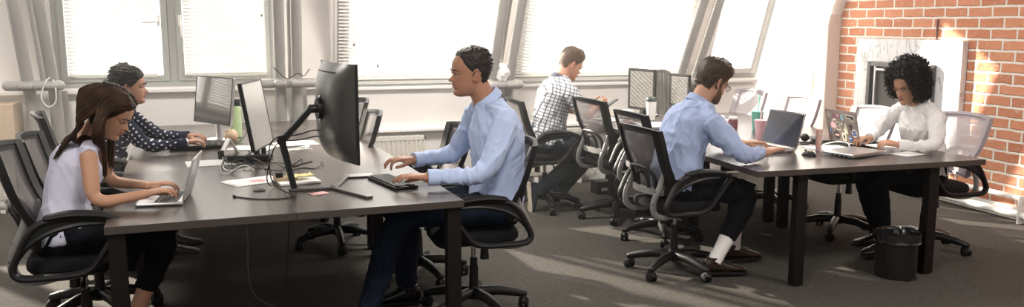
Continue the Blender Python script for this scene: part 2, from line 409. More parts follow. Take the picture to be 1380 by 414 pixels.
def blind(x0, x1, z0, z1, lean, label, tilt=.9, pitch=.031, cords=(.25, .75), off=-.012, weights=()):
    t = thing('venetian_blind', label, 'blind', ((x0+x1)/2, WY, z0), 0, 'white blinds of the window wall')
    cx = (x0+x1)/2
    def at(z): return (-(z-SILL)*LEAN if lean else 0)+off
    bm = BM(); n = int((z1-z0)/pitch)
    ca, sa_ = math.cos(tilt), math.sin(tilt); hw = .0155
    for i in range(n):
        z = .02+i*pitch; y = at(z0+z)
        pr = [(-hw, 0), (0, .0028), (hw, 0)]
        vs = []
        for x in (x0-cx, x1-cx):
            vs.append([bm.verts.new((x, y+a*ca-b*sa_, z+a*sa_+b*ca)) for a, b in pr])
        for k in range(2): bm.faces.new((vs[0][k], vs[0][k+1], vs[1][k+1], vs[1][k]))
    obj('slats', bm, M['blind'], t, smooth=False, recalc=False)
    bm = BM(); box(bm, x0-cx, x1-cx, at(z0)-.014, at(z0)+.014, -.008, .012); obj('bottom_rail', bm, M['white'], t, smooth=False, bevel=.003)
    for c in cords:
        x = x0+(x1-x0)*c-cx; bm = BM(); tube(bm, [(x, at(z0)-.018, 0), (x, at(z1)-.018, z1-z0)], .0022, 6); obj('ladder_cord', bm, M['white'], t)
    for x, z in weights:
        bm = BM(); tube(bm, [(x-cx, at(z)-.04, z-z0), (x-cx, at(z1)-.04, z1-z0)], .0015, 5); obj('pull_cord', bm, M['white'], t)
        bm = BM(); lathe(bm, [(.003, 0), (.009, .006), (.008, .022), (.003, .03)], (x-cx, at(z)-.04, z-z0-.03), 10); obj('cord_weight', bm, M['rod'], t)
    return t
blind(-1.60, -.89, 1.15, 2.48, 0, 'white slatted blind in the left sash of the left window')
blind(-.66, .03, 1.15, 2.48, 0, 'white slatted blind in the right sash of the left window', weights=((.075-.07, 1.68),))
blind(.665, 2.22, 1.035, 2.6, 1, 'wide white slatted blind behind the man with the keyboard', cords=(.15, .42, .75), weights=((.80, 1.42), (1.02, 1.22)))
blind(2.35, 4.24, 1.035, 2.6, 1, 'wide white slatted blind behind the man in the checked shirt', cords=(.2, .45, .8), tilt=.95)
blind(-4.1, -3.38, 1.15, 2.48, 0, 'white slatted blind of the window left of the frame')

# white fabric screens closing the right end of the window wall
bm = BM()
pr_ = [(WY-.03, .10), (WY-.03, SILL), (WY-.03-(CEIL-.02-SILL)*LEAN, CEIL-.02)]
fr_ = [[bm.verts.new((x, y+.006*math.sin(x*40), z)) for y, z in pr_] for x in [5.07+.67*k/24 for k in range(25)]]
for k in range(24):
    for q in range(2): bm.faces.new((fr_[k][q], fr_[k+1][q], fr_[k+1][q+1], fr_[k][q+1]))
o = obj('roller_screen', bm, M['screenfab'], recalc=False)
tag(o, 'plain white sloping fabric screen between the bright window and the brick wall', 'screen')

# leaning steel tube frames in front of the window wall
def braces(x0, x1, ybase, label, lean, bar, side=.09):
    t = thing('tube_brace', label, 'pipe frame', ((x0+x1)/2, ybase, 0), 0, 'leaning tube braces along the window wall')
    cx = (x0+x1)/2; k = math.tan(math.radians(lean))
    for x in (x0, x1):
        bm = BM(); tube(bm, [(x-cx, .12, 0), (x-cx, .06, .9), (x-cx, 0, 1.08), (x-cx, -(CEIL-1.08)*k, CEIL)], .047, 16); obj('tube', bm, M['tube'], t)
    for x in (x0+.09,):     # thinner upright pipes behind
        bm = BM(); tube(bm, [(x-cx, .15, 0), (x-cx, .15, 1.0), (x-cx, .15-k*1.75, CEIL)], .02, 10); obj('pipe', bm, M['tube'], t)
    bm = BM(); tube(bm, [(bar[0]-cx, -.05, bar[2]), (bar[1]-cx, -.05, bar[2])], .042, 16, ball=True); obj('cross_tube', bm, M['tube'], t)
    for x in (x0, x1):
        bm = BM(); tube(bm, [(x-cx-.03, -.10, bar[2]), (x-cx+.03, -.10, bar[2])], .03, 12, ball=True); obj('clamp', bm, M['tube'], t)
    bm = BM(); box(bm, -.03, .03, .10, .13, 0, bar[2]-.02); obj('flat_post', bm, M['white'], t, smooth=False)
    bm = BM(); box(bm, .04, .16, .14, .17, 0, bar[2]-.06); obj('grey_plate', bm, M['tube'], t, smooth=False)
    return t
b1 = braces(-1.86, -1.675, 7.93, 'pair of grey leaning tubes with a cross tube left of the left window', 22, (-2.0, -1.62, 1.09))
bm = BM(); tube(bm, catmull([(.10, -.06, 1.15), (.13, -.12, 1.08), (.12, -.10, .96), (.06, -.10, .92), (.02, -.12, 1.0), (.06, -.12, 1.12), (.09, -.10, 1.16)], 6), .005, 6); obj('wire_loop', bm, M['white'], b1)
b2 = braces(.14, .285, 7.93, 'pair of grey tubes with a cross tube between left and middle windows', 27, (-.02, .42, 1.075))
bm = BM(); tube(bm, catmull([(-.13, -.12, 1.22), (-.02, -.13, 1.12), (.07, -.12, 1.16), (.13, -.1, 1.14), (.18, -.08, 1.2)], 6), .004, 6); obj('wire_loop', bm, M['black'], b2)
b3 = braces(2.08, 2.25, 7.93, 'pair of leaning tubes right behind the head of the man with the keyboard', 30, (2.03, 2.33, 1.02))
b4 = braces(4.04, 4.21, 7.93, 'pair of leaning tubes between the two small monitors and the bright window', 31, (3.95, 4.25, 1.0))
# cloth bundle tied on the third brace
bm = BM(); ball(bm, (2.165, 7.88, 1.14), .075, .06, .085)
for v in bm.verts: v.co += (v.co-V((2.165, 7.88, 1.14))).normalized()*noise.noise(v.co*30)*.03
tag(obj('cloth_bundle', bm, M['whiteshirt'], origin=(2.165, 7.88, 1.05)), 'crumpled white cloth bundle tied between the leaning tubes beside the man with the keyboard', 'cloth')

# radiators
def radiator(x0, x1, z0, z1, y, label):
    t = thing('radiator', label, 'radiator', ((x0+x1)/2, y, 0), 0, 'ribbed radiators below the windows'); w_ = (x1-x0)/2
    bm = BM(); n = int((x1-x0)/.045); pr = []
    for i in range(n*6+1):
        x = -w_+.02+(x1-x0-.04)*i/(n*6); ph = (i % 6)
        pr.append((x, [-.0, -.012, -.012, -.012, 0, 0][ph]))
    a = [bm.verts.new((x, d-.035, z0+.03)) for x, d in pr]; b = [bm.verts.new((x, d-.035, z1-.04)) for x, d in pr]
    for i in range(len(pr)-1): bm.faces.new((a[i], a[i+1], b[i+1], b[i]))
    box(bm, -w_, w_, -.034, .03, z0, z0+.03); box(bm, -w_, w_, -.045, .03, z1-.04, z1); box(bm, -w_, -w_+.02, -.045, .03, z0, z1); box(bm, w_-.02, w_, -.045, .03, z0, z1)
    obj('panel', bm, M['radiator'], t, smooth=False, bevel=.002)
    bm = BM()
    for k in range(int((x1-x0)/.05)): box(bm, -w_+.03+k*.05, -w_+.055+k*.05, -.03, .02, z1-.002, z1+.002)
    obj('top_grille', bm, M['frame'], t, smooth=False)
    bm = BM(); tube(bm, [(w_-.01, 0, z0+.03), (w_+.05, 0, z0+.03), (w_+.06, 0, z0), (w_+.06, 0, 0)], .012, 8); tube(bm, [(w_+.03, 0, z0+.03), (w_+.03, -.05, z0+.03)], .018, 10); obj('valve', bm, M['white'], t)
    for s in (-1, 1):
        bm = BM(); box(bm, s*(w_-.12)-.02, s*(w_-.12)+.02, -.02, .06, 0, z0+.02); obj('foot', bm, M['white'], t, smooth=False)
    return t
radiator(-3.9, -2.05, .12, .60, WY-.1, 'white ribbed radiator behind the long haired woman, under the cardboard box')
radiator(.62, 1.46, .10, .54, WY-.1, 'cream ribbed radiator seen past the large black monitor')
radiator(2.45, 3.15, .10, .56, WY-.1, 'cream ribbed radiator behind the man in the checked shirt')
bm = BM(); tube(bm, [(-4.3, WY-.09, .05), (-2.0, WY-.09, .05)], .035, 12)
tag(obj('floor_pipe', bm, M['tube'], origin=(-3, WY-.09, 0)), 'thick grey pipe on the floor beneath the left radiator', 'pipe')
# cardboard box on the radiator
t = thing('cardboard_box', 'closed brown cardboard box with clear tape standing before the left tubes', 'box', (-2.25, 8.03, .602))
bm = BM(); box(bm, -.27, .27, -.14, .14, 0, .34); obj('carton', bm, M['cardboard'], t, smooth=False, bevel=.004)
bm = BM(); box(bm, .06, .12, -.142, -.14, 0, .34); box(bm, .06, .12, -.142, .14, .34, .341); obj('tape_strip', bm, M['tape'], t, smooth=False)
bm = BM(); box(bm, -.27, .27, -.004, .004, .338, .342); obj('flap_seam', bm, M['manila'], t, smooth=False)

# white pipe on brackets along the foot of the brick wall
t = thing('wall_pipe', 'long white heating pipe on brackets along the foot of the brick wall', 'pipe', (5.80, 5.5, 0))
bm = BM(); tube(bm, [(0, -4.5, .07), (0, 2.3, .07)], .03, 14); obj('pipe', bm, M['white'], t)
bm = BM(); tube(bm, [(.03, -4.5, .20), (.03, 2.3, .20)], .022, 14); obj('pipe', bm, M['white'], t)
for y in (-1.4, -.1, 1.2):
    bm = BM(); box(bm, -.035, .10, y-.01, y+.01, 0, .23); obj('bracket', bm, M['white'], t, smooth=False, bevel=.003)
# marbled board with the black framed glass front
t = thing('marble_board', 'white marbled board against the brick wall behind the curly haired woman', 'board', (5.865, 6.875, 0))
bm = BM(); box(bm, -.03, .03, -.70, .70, .32, 1.445); obj('slab', bm, M['marble'], t, smooth=False, bevel=.004)
bm = BM()
for s in (-1, 1): box(bm, .005, .03, s*.6-.04, s*.6+.04, .26, .33)
obj('mount', bm, M['white'], t, smooth=False)
t = thing('glass_front_case', 'black framed glass front set in the white marbled board', 'fireplace', (5.83, 6.885, .72))
bm = BM()
for s in (-1, 1): box(bm, -.07, 0, s*.40-.025, s*.40+.025, 0, .505)
box(bm, -.07, 0, -.40, .40, .46, .505); box(bm, -.07, 0, -.40, .40, 0, .045)
obj('frame', bm, M['dgrey'], t, smooth=False, bevel=.006)
bm = BM()
for s in (-1, 1): box(bm, -.055, -.035, s*.325-.012, s*.325+.012, .05, .46)
box(bm, -.055, -.035, -.33, .33, .42, .44); obj('inner_trim', bm, M['alu'], t, smooth=False, bevel=.003)
bm = BM(); box(bm, -.02, -.012, -.375, .375, .045, .46); obj('glass_pane', bm, mat('smoked_glass', (.10, .10, .095), .08, spec=.8), t, smooth=False)
bm = BM(); box(bm, -.035, -.022, -.33, .02, .30, .37); obj('pale_strip', bm, M['white'], t, smooth=False)
bm = BM(); box(bm, -.035, -.022, -.33, .06, .20, .215); obj('pale_strip', bm, M['alu'], t, smooth=False)
bm = BM(); ball(bm, (-.06, -.385, .515), .015); obj('knob', bm, M['black'], t)
bm = BM(); tube(bm, [(5.885, 6.545, 1.44), (5.885, 6.545, 1.63)], .009, 8)
tag(obj('metal_rod', bm, M['rod'], origin=(5.885, 6.545, 1.44)), 'short thin rusty rod standing against the bricks above the marbled board', 'rod')

# added fill lights under the ceiling, out of view, brightening people and back wall
for i, (x, y) in enumerate(((-1.6, 2.6), (1.2, 2.6), (4.0, 2.6), (-1.6, 6.3), (1.3, 6.3), (4.0, 6.0))):
    t = thing('fill_lamp', 'added fill light panel under the ceiling, %s' % ['front left', 'front middle', 'front right', 'rear left', 'rear middle', 'rear right'][i], 'lamp', (x, y, CEIL-.03), 0, 'added fill light panels')
    bm = BM(); box(bm, -.31, .31, -.31, .31, 0, .03); obj('housing', bm, M['white'], t, smooth=False, bevel=.005)
    l = bpy.data.objects.new('lamp_light', bpy.data.lights.new('lamp_light', 'AREA')); l.data.size = .58; l.data.energy = FILL_POWER*(1, 1, 1, 1.0, 1.6, .95)[i]; l.data.color = (1, .94, .87)
    link(l, t); l.location = (0, 0, -.01)

# ------------------------------------------------------------------ desks
def desk(x, y, rz, wd, ln, label, group, legs, name='desk', fr=None):
    """one desk: origin at the near left corner, wd along local x, ln along local y"""
    t = thing(name, label, 'desk', (x, y, 0), rz, group)
    bm = BM(); box(bm, .001, wd-.001, .001, ln-.001, .705, .74, 0)
    for f in bm.faces:
        if abs(f.calc_center_median().z-.74) > .001: f.material_index = 1
    obj('desktop', bm, [M['desk'], M['deskedge']], t, smooth=False, bevel=.0015)
    bm = BM(); lx0, lx1, ly0, ly1 = .045, wd-.045, min(p[1] for p in legs), max(p[1] for p in legs)
    for yy in (ly0+.38, ly1-.38): box(bm, lx0, lx1, yy-.015, yy+.015, .665, .705)
    for xx in sorted({p[0] for p in legs}): box(bm, xx-.015, xx+.015, ly0, ly1, .665, .705)
    obj('frame', bm, M['leg'], t, smooth=False, bevel=.003)
    for lx, ly in legs:
        bm = BM(); box(bm, lx-.035, lx+.035, ly-.03, ly+.03, .006, .705); l = obj('leg', bm, M['leg'], t, smooth=False, bevel=.004)
        bm = BM(); cyl(bm, (lx, ly), .02, 0, .008, 12); obj('foot_pad', bm, M['black'], l)
    return t
T1 = math.radians(4.9); c1_, s1_ = math.cos(T1), math.sin(T1)
def t1(u, v, z=0): return V((-.68+u*c1_-v*s1_, 3.92+u*s1_+v*c1_, z))
wd, ln = .803, 1.93
for i, j, lab in ((0, 0, 'dark desk holding the long haired woman\'s open silver laptop'), (1, 0, 'dark desk under the keyboard and the large black monitor'),
                  (0, 1, 'dark desk before the woman in the polka dot shirt'), (1, 1, 'dark desk farther off on the man with the keyboard\'s side, near the small chairs')):
    p = t1(i*wd, j*ln)
    lx = [.045] if i == 0 else [wd-.045]
    desk(p.x, p.y, T1, wd, ln, lab, 'desks of the left cluster', [(a, b) for a in lx for b in ((.05, ln-.09) if j == 0 else (.09, ln-.05))])
wd2, ln2 = .822, 1.53
for i, j, lab in ((0, 0, 'dark desk with the open black screened laptop, nearest in the right cluster'), (1, 0, 'dark desk with the closed silver laptop and the stickered laptop'),
                  (0, 1, 'dark desk in front of the man in the checked shirt'), (1, 1, 'dark desk behind the teal cup, at the far right of the right cluster')):
    lg = [(.345, .08), (.345, ln2-.10)] if i == 0 else [(wd2-.34, .08), (.31, ln2-.10)]
    if j: lg = [(.345, .10), (.345, ln2-.06)] if i == 0 else [(.31, .10), (wd2-.34, ln2-.06)]
    desk(2.75+i*wd2, 4.385+j*ln2, 0, wd2, ln2, lab, 'desks of the right cluster', lg)

# ------------------------------------------------------------------ office chair
def make_chair():
    t = thing('office_chair', 'x', 'chair')
    # base
    bm = BM(); R_ = .29
    lathe(bm, [(.020, .075), (.042, .08), (.045, .115), (.030, .15), (.02, .15)], (0, 0, 0), 20)
    for k in range(5):
        a = k*2*PI/5; d = V((math.cos(a), math.sin(a), 0)); l = V((-d.y, d.x, 0))
        tube(bm, [d*.03+V((0, 0, .115)), d*.14+V((0, 0, .112)), d*.24+V((0, 0, .092)), d*R_+V((0, 0, .078))], [.030, .029, .024, .021], 10, lat=l, flat=1.05, ball=True)
    base = obj('star_base', bm, M['black'], t)
    wm = None
    for k in range(5):
        a = k*2*PI/5; d = V((math.cos(a), math.sin(a), 0)); hd = a+.9+k*1.7
        bm = BM(); cyl(bm, (0, 0), .008, .04, .075, 8); tube(bm, [(-.022, 0, .040), (.008, 0, .062), (.030, 0, .044)], .017, 8, ball=True)
        c = obj('caster', bm, M['black'], base); c.location = d*R_; c.rotation_euler = (0, 0, hd)
        if wm is None:
            bm = BM()
            for s in (-1, 1):
                loft(bm, [[(math.cos(q*PI/9)*r, s*yy, .028+math.sin(q*PI/9)*r) for q in range(18)] for r, yy in ((.02, .005), (.028, .008), (.028, .024), (.02, .028))])
            wobj = obj('wheel', bm, M['blackm'], c); wm = wobj.data
        else: link(bpy.data.objects.new('wheel', wm), c)
    bm = BM(); cyl(bm, (0, 0), .027, .12, .27, 16, .025); cyl(bm, (0, 0), .021, .27, .315, 16); obj('lift_sleeve', bm, M['black'], t)
    bm = BM(); cyl(bm, (0, 0), .013, .31, .415, 14); obj('gas_lift', bm, M['chrome'], t)
    bm = BM(); rbox(bm, -.01, 0, .415, .24, .15, .045, .02); obj('tilt_mechanism', bm, M['black'], t)
    bm = BM(); tube(bm, [(.02, -.07, .41), (.02, -.17, .405), (.02, -.23, .385)], .006, 8); tube(bm, [(.02, -.20, .39), (.02, -.26, .378)], .012, 8, ball=True); obj('height_lever', bm, M['black'], t)
    bm = BM(); tube(bm, [(-.05, .05, .39), (-.05, .05, .315)], [.02, .026], 12, ball=False); obj('tension_knob', bm, M['black'], t)
    # seat cushion
    bm = BM(); n = 40; rings = []
    for z, s in ((.435, .86), (.44, .95), (.455, 1.0), (.475, 1.0), (.492, .97), (.502, .90), (.506, .72), (.502, .35)):
        rings.append([V(((math.copysign(abs(math.cos(2*PI*k/n))**.5, math.cos(2*PI*k/n))*.235)*s+.01, math.copysign(abs(math.sin(2*PI*k/n))**.5, math.sin(2*PI*k/n))*.235*s, z - (.02 if math.cos(2*PI*k/n) > .7 else 0)*(s > .8))) for k in range(n)])
    loft(bm, rings); obj('seat', bm, M['seat'], t)
    # backrest surface
    def B(u, v, off=0):
        hw = .195+.045*math.sin(v*PI*.62)
        x = -.215-.03*math.sin(min(v*1.2, 1)*PI*.5)-.085*v**1.5+.055*math.exp(-((v-.22)/.2)**2)*.45
        return V((x+.05*u*u+off, u*hw, .545+.43*v-.015*u*u*v))
    def patch(u0, u1, v0, v1, o0, o1, nu=10, nv=14):
        bm_ = BM(); g = [[[bm_.verts.new(B(u0+(u1-u0)*i/nu, v0+(v1-v0)*j/nv, o)) for j in range(nv+1)] for i in range(nu+1)] for o in (o0, o1)]
        return bm_, g
    def slab(bm_, u0, u1, v0, v1, o0, o1, nu=8, nv=14):
        g = [[[bm_.verts.new(B(u0+(u1-u0)*i/nu, v0+(v1-v0)*j/nv, o)) for j in range(nv+1)] for i in range(nu+1)] for o in (o0, o1)]
        for s in (0, 1):
            for i in range(nu):
                for j in range(nv): bm_.faces.new((g[s][i][j], g[s][i+1][j], g[s][i+1][j+1], g[s][i][j+1]))
        for i in range(nu):
            for j in (0, nv): bm_.faces.new((g[0][i][j], g[0][i+1][j], g[1][i+1][j], g[1][i][j]))
        for j in range(nv):
            for i in (0, nu): bm_.faces.new((g[0][i][j], g[0][i][j+1], g[1][i][j+1], g[1][i][j]))
    bm = BM()
    slab(bm, -1.05, -.84, 0, 1.0, -.018, .014, 3, 16); slab(bm, .84, 1.05, 0, 1.0, -.018, .014, 3, 16)
    slab(bm, -.86, .86, .955, 1.0, -.012, .012, 14, 2); slab(bm, -.86, .86, 0, .05, -.012, .012, 14, 2)
    obj('backrest_frame', bm, M['black'], t)
    bm = BM(); slab(bm, -.86, .86, .90, .957, -.001, .004, 14, 2); slab(bm, -.86, -.79, .03, .905, -.001, .004, 2, 14); slab(bm, .79, .86, .03, .905, -.001, .004, 2, 14)
    obj('mesh_border', bm, M['band'], t)
    bm = BM(); nu, nv = 14, 16
    g = [[bm.verts.new(B(-.80+1.60*i/nu, .03+.88*j/nv, .002)) for j in range(nv+1)] for i in range(nu+1)]
    for i in range(nu):
        for j in range(nv): bm.faces.new((g[i][j], g[i+1][j], g[i+1][j+1], g[i][j+1]))
    obj('backrest_mesh', bm, M['mesh'], t, recalc=False)
    # lumbar support arches
    bm = BM()
    for uu, vt in ((.62, .40), (.30, .31)):
        tube(bm, catmull([B(-uu, .04, -.03), B(-uu*.95, vt*.6, -.035), B(-uu*.7, vt*.93, -.035), B(0, vt, -.035), B(uu*.7, vt*.93, -.035), B(uu*.95, vt*.6, -.035), B(uu, .04, -.03)], 5), .012, 8)
    obj('lumbar_support', bm, M['black'], t)
    bm = BM(); slab(bm, -.85, .85, .0, .09, -.048, -.020, 10, 2)
    obj('back_plate', bm, M['bracket'], t)
    for s in (-1, 1):
        bm = BM(); e = B(s*.8, .22, -.02)
        tube(bm, catmull([e+V((0, 0, .05)), e+V((-.012, 0, 0)), (-.238, s*.177, .575), (-.262, s*.172, .515), (-.262, s*.17, .455), (-.225, s*.168, .415), (-.15, s*.16, .403), (-.06, s*.14, .415)], 5), [.012, .018, .020, .021, .021, .019, .015, .012], 10, lat=(0, 1, 0), flat=.6, ball=True)
        br = obj('back_bracket', bm, M['bracket'], t)
        for bx_, bz_ in ((-.255, .575), (-.275, .50)): bm = BM(); ball(bm, (bx_, s*.176, bz_), .007, u=10, v=6); obj('bolt', bm, M['black'], br)
        # looped armrest
        y = s*.285
        pts = [(.21, y, .655), (.14, y, .678), (0, y, .688), (-.11, y, .676), (-.175, y, .63), (-.225, y, .54), (-.245, y, .485), (-.215, y, .452), (-.12, y*.985, .446), (0, y*.97, .447), (.07, y*.97, .47), (.13, y*.99, .545), (.185, y, .615)]
        pp = [V(p) for p in pts]; P = []
        m = len(pp)
        for i in range(m):
            a, b, c, d = pp[i-1], pp[i], pp[(i+1) % m], pp[(i+2) % m]
            for k in range(4):
                q = k/4; P.append(.5*((2*b)+(c-a)*q+(2*a-5*b+4*c-d)*q*q+(3*b-a-3*c+d)*q**3))
        bm = BM(); tube(bm, P, .0165, 10, lat=(0, 1, 0), flat=1.35, loop=True)
        inn_ = catmull([(-.222, y, .53), (-.17, y, .588), (-.09, y, .632), (.02, y, .656), (.13, y, .658)], 5); out_ = catmull([(-.222, y, .545), (-.172, y, .632), (-.11, y, .676), (.02, y, .686), (.15, y, .676)], 5)
        tube(bm, inn_, [.008, .012, .013, .010], 8, lat=(0, 1, 0), flat=1.3, ball=True)
        loft(bm, [[p+V((0, -.010, 0)), p+V((0, .010, 0)), q+V((0, .010, 0)), q+V((0, -.010, 0))] for p, q in zip(inn_, out_)])
        tube(bm, [(0, y*.97, .447), (0, s*.20, .432), (0, s*.08, .43)], .014, 8)
        ar = obj('armrest', bm, M['black'], t)
        bm = BM(); tube(bm, catmull([(.20, y, .668), (.12, y, .692), (0, y, .702), (-.10, y, .692)], 5), [.012, .016, .018, .014], 10, lat=(0, 1, 0), flat=2.1, ball=True); obj('arm_pad', bm, M['blackm'], ar)
    return t
chair0 = make_chair(); chair_used = [False]
def place_chair(x, y, deg, label, base=0, pale=False, hz=1.):
    if not chair_used[0]: t = chair0; chair_used[0] = True
    else: t = copy_tree(chair0)
    t.location = (x, y, 0); t.rotation_euler = (0, 0, math.radians(deg)); t.scale = (1, 1, hz); t['label'] = label; t['group'] = 'office chairs around the desks'
    for ch in t.children:
        if ch.name.startswith('star_base'): ch.rotation_euler = (0, 0, math.radians(base))
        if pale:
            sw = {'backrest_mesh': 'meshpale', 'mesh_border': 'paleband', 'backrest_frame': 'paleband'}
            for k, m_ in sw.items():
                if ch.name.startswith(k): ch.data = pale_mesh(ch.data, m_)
    return t
_pale = {}
def pale_mesh(me, m_):
    if me.name not in _pale:
        c = me.copy(); c.materials.clear(); c.materials.append(M[m_]); _pale[me.name] = c
    return _pale[me.name]
place_chair(-.86, 4.40, 4, 'black mesh office chair the long haired woman sits on, nearest on the left', 40, hz=1.09)
place_chair(-.92, 5.08, 3, 'empty grey backed office chair between the two women on the left', 10, hz=1.05)
place_chair(-1.09, 6.12, 12, 'office chair of the woman in the polka dot shirt, near the tubes', 20, hz=1.07)
place_chair(.47, 6.25, 184, 'empty mesh office chair tucked in at the desk seam past the large monitor', 200-184)
place_chair(.50, 7.30, 184, 'hardly visible office chair farthest back at the left desks, behind the large monitor', 0)
place_chair(.90, 5.28, 184, 'empty office chair hidden behind the man with the keyboard, its wheels under his desk', 30)
place_chair(1.08, 4.54, 180, 'black mesh office chair the man with the keyboard sits on', 36)
place_chair(2.31, 7.03, 0, 'office chair of the man in the checked shirt', 50)
place_chair(2.76, 6.50, 10, 'empty black mesh office chair next to the man in the checked shirt', 18, hz=1.04)
place_chair(2.82, 5.78, 4, 'empty mesh office chair mostly hidden by the nearer chair of the bearded man', 30)
place_chair(2.51, 4.95, 6, 'black mesh office chair the bearded man in blue sits on', 66)
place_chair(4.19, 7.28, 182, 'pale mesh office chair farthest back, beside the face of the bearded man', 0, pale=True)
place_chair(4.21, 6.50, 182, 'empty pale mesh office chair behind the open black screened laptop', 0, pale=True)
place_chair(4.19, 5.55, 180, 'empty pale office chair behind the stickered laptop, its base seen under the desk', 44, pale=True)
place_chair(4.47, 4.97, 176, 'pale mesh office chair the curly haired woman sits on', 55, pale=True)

# garden chair with slatted arched back
t = thing('plastic_chair', 'dark grey plastic chair with a slatted arched back between the two small monitors', 'chair', (3.86, 7.76, 0), math.radians(-95))
bm = BM(); rbox(bm, 0, 0, .43, .42, .44, .03, .04); obj('seat', bm, M['greyplastic'], t)
bm = BM(); tube(bm, catmull([(-.20, -.21, .44), (-.24, -.22, .70), (-.27, -.19, .97), (-.28, 0, 1.12), (-.27, .19, .97), (-.24, .22, .70), (-.20, .21, .44)], 6), .02, 10, lat=(1, 0, 0), flat=.6)
obj('back_hoop', bm, M['greyplastic'], t)
for k in range(5):
    y = -.085+k*.0425; zt = 1.11-.10*(y/.2)**2*1.4; bm = BM(); tube(bm, [(-.20, y, .44), (-.24, y, .72), (-.275, y, zt)], .018, 8, lat=(1, 0, 0), flat=.35); obj('back_slat', bm, M['greyplastic'], t)
for sx in (-.18, .18):
    for sy in (-.19, .19):
        bm = BM(); tube(bm, [(sx, sy, .43), (sx*1.15, sy*1.1, 0)], [.024, .017], 10); obj('leg', bm, M['greyplastic'], t)
for s in (-1, 1):
    bm = BM(); tube(bm, catmull([(-.24, s*.22, .68), (-.05, s*.245, .67), (.15, s*.24, .64), (.19, s*.22, .5), (.18, s*.2, .43)], 5), .018, 8); obj('armrest', bm, M['greyplastic'], t)
# ------------------------------------------------------------------ people
def sstep(a, b, x):
    t = max(0, min(1, (x-a)/(b-a))) if b != a else float(x > a); return t*t*(3-2*t)
def interp(tab, z):
    if z <= tab[0][0]: return tab[0][1:]
    for a, b in zip(tab, tab[1:]):
        if z <= b[0]:
            f = (z-a[0])/(b[0]-a[0]); return [p*(1-f)+q*f for p, q in zip(a[1:], b[1:])]
    return tab[-1][1:]
# height above chin, front, back, half width
HEAD = [(0.0, .060, .045, .010), (.004, .078, .015, .022), (.014, .090, -.020, .034), (.028, .093, -.045, .045), (.042, .088, -.058, .053), (.055, .091, -.066, .058),
        (.070, .091, -.073, .061), (.088, .088, -.082, .065), (.105, .087, -.090, .068), (.122, .087, -.096, .070), (.140, .092, -.100, .072), (.160, .091, -.103, .074), (.180, .085, -.101, .074),
        (.200, .070, -.090, .069), (.215, .050, -.072, .057), (.226, .027, -.046, .038), (.232, .004, -.015, .012)]
def head_point(z, ph, off=0, nose=True, fem=0):
    f, b, w_ = interp(HEAD, z); w_ *= (1-.05*fem)
    if fem and z < .09: w_ *= 1-.08*(1-z/.09); 
    cx = -.008
    c, s = math.cos(ph), math.sin(ph)
    e = .86
    cc = math.copysign(abs(c)**e, c); ss = math.copysign(abs(s)**e, s)
    x = cx + (f-cx if c > 0 else cx-b)*cc; y = w_*ss
    if c > 0:
        front = c**2
        if nose:
            # nose ridge, tip and wings
            ny = math.exp(-(y/.0105)**2)
            ridge = sstep(.132, .090, z)*sstep(.074, .084, z)
            x += (.007+.022*sstep(.128, .088, z))*ridge*ny*(1 if z > .08 else 1)
            x += .006*math.exp(-((abs(y)-.013)/.007)**2)*math.exp(-((z-.085)/.008)**2)
            # sockets, brow, cheeks, lips, chin
            x -= .010*math.exp(-((abs(y)-.031)/.014)**2)*math.exp(-((z-.120)/.011)**2)
            x += .004*math.exp(-((abs(y)-.028)/.022)**2)*math.exp(-((z-.139)/.007)**2)
            x += .003*math.exp(-((abs(y)-.042)/.014)**2)*math.exp(-((z-.095)/.014)**2)
            x += .0065*math.exp(-(y/.020)**2)*math.exp(-((z-.0655)/.0045)**2) + .0065*math.exp(-(y/.018)**2)*math.exp(-((z-.0535)/.005)**2)
            x -= .004*math.exp(-(y/.022)**2)*math.exp(-((z-.0595)/.002)**2)
            x += .004*math.exp(-(y/.016)**2)*math.exp(-((z-.018)/.010)**2)
            x -= .004*math.exp(-(y/.02)**2)*math.exp(-((z-.039)/.007)**2)
    p = V((x, y, z-.105))
    if off:
        d = V((x-cx, y*1.25, max(-.02, (z-.11))*1.1)).normalized(); p += d*off
    return p
def head_shell(bm, M4, fn=None, nz=56, nph=56, nose=True, fem=0, z0=0.0, z1=.232):
    rings = []
    for j in range(nz+1):
        t = j/nz; z = z0+(z1-z0)*(.5-.5*math.cos(PI*t)) if not nose else z0+(z1-z0)*t
        ring = []
        for k in range(nph):
            ph = 2*PI*k/nph
            ring.append(M4 @ head_point(z, ph, fn(z, ph) if fn else 0, nose, fem))
        rings.append(ring)
    loft(bm, rings)
def bake(name, bm, vox, smooth, m, parent, origin, disp=None, uvproj=None):
    """weld the overlapping solids of bm into one continuous skin"""
    bmesh.ops.recalc_face_normals(bm, faces=bm.faces)
    me = bpy.data.meshes.new('tmp'); bm.to_mesh(me); bm.free()
    o = bpy.data.objects.new('tmp', me); C.objects.link(o)
    r = o.modifiers.new('r', 'REMESH'); r.mode = 'VOXEL'; r.voxel_size = vox; r.use_smooth_shade = True
    if smooth:
        s = o.modifiers.new('s', 'SMOOTH'); s.iterations = smooth; s.factor = .5
    dg = bpy.context.evaluated_depsgraph_get(); ev = o.evaluated_get(dg)
    nm = bpy.data.meshes.new_from_object(ev, depsgraph=dg); nm.name = name
    bpy.data.objects.remove(o); bpy.data.meshes.remove(me)
    if disp:
        ns = [v.normal.copy() for v in nm.vertices]
        for v, n_ in zip(nm.vertices, ns): v.co += n_*disp(v.co, n_)
    if uvproj:
        uv = nm.uv_layers.new(name='UVMap'); 
        for l in nm.loops:
            uv.data[l.index].uv = uvproj(nm.vertices[l.vertex_index].co)
    O_ = V(origin)
    for v in nm.vertices: v.co -= O_
    nm.materials.clear(); nm.materials.append(m)
    nm.polygons.foreach_set('use_smooth', [True]*len(nm.polygons))
    q = bpy.data.objects.new(name, nm); link(q, parent); return q
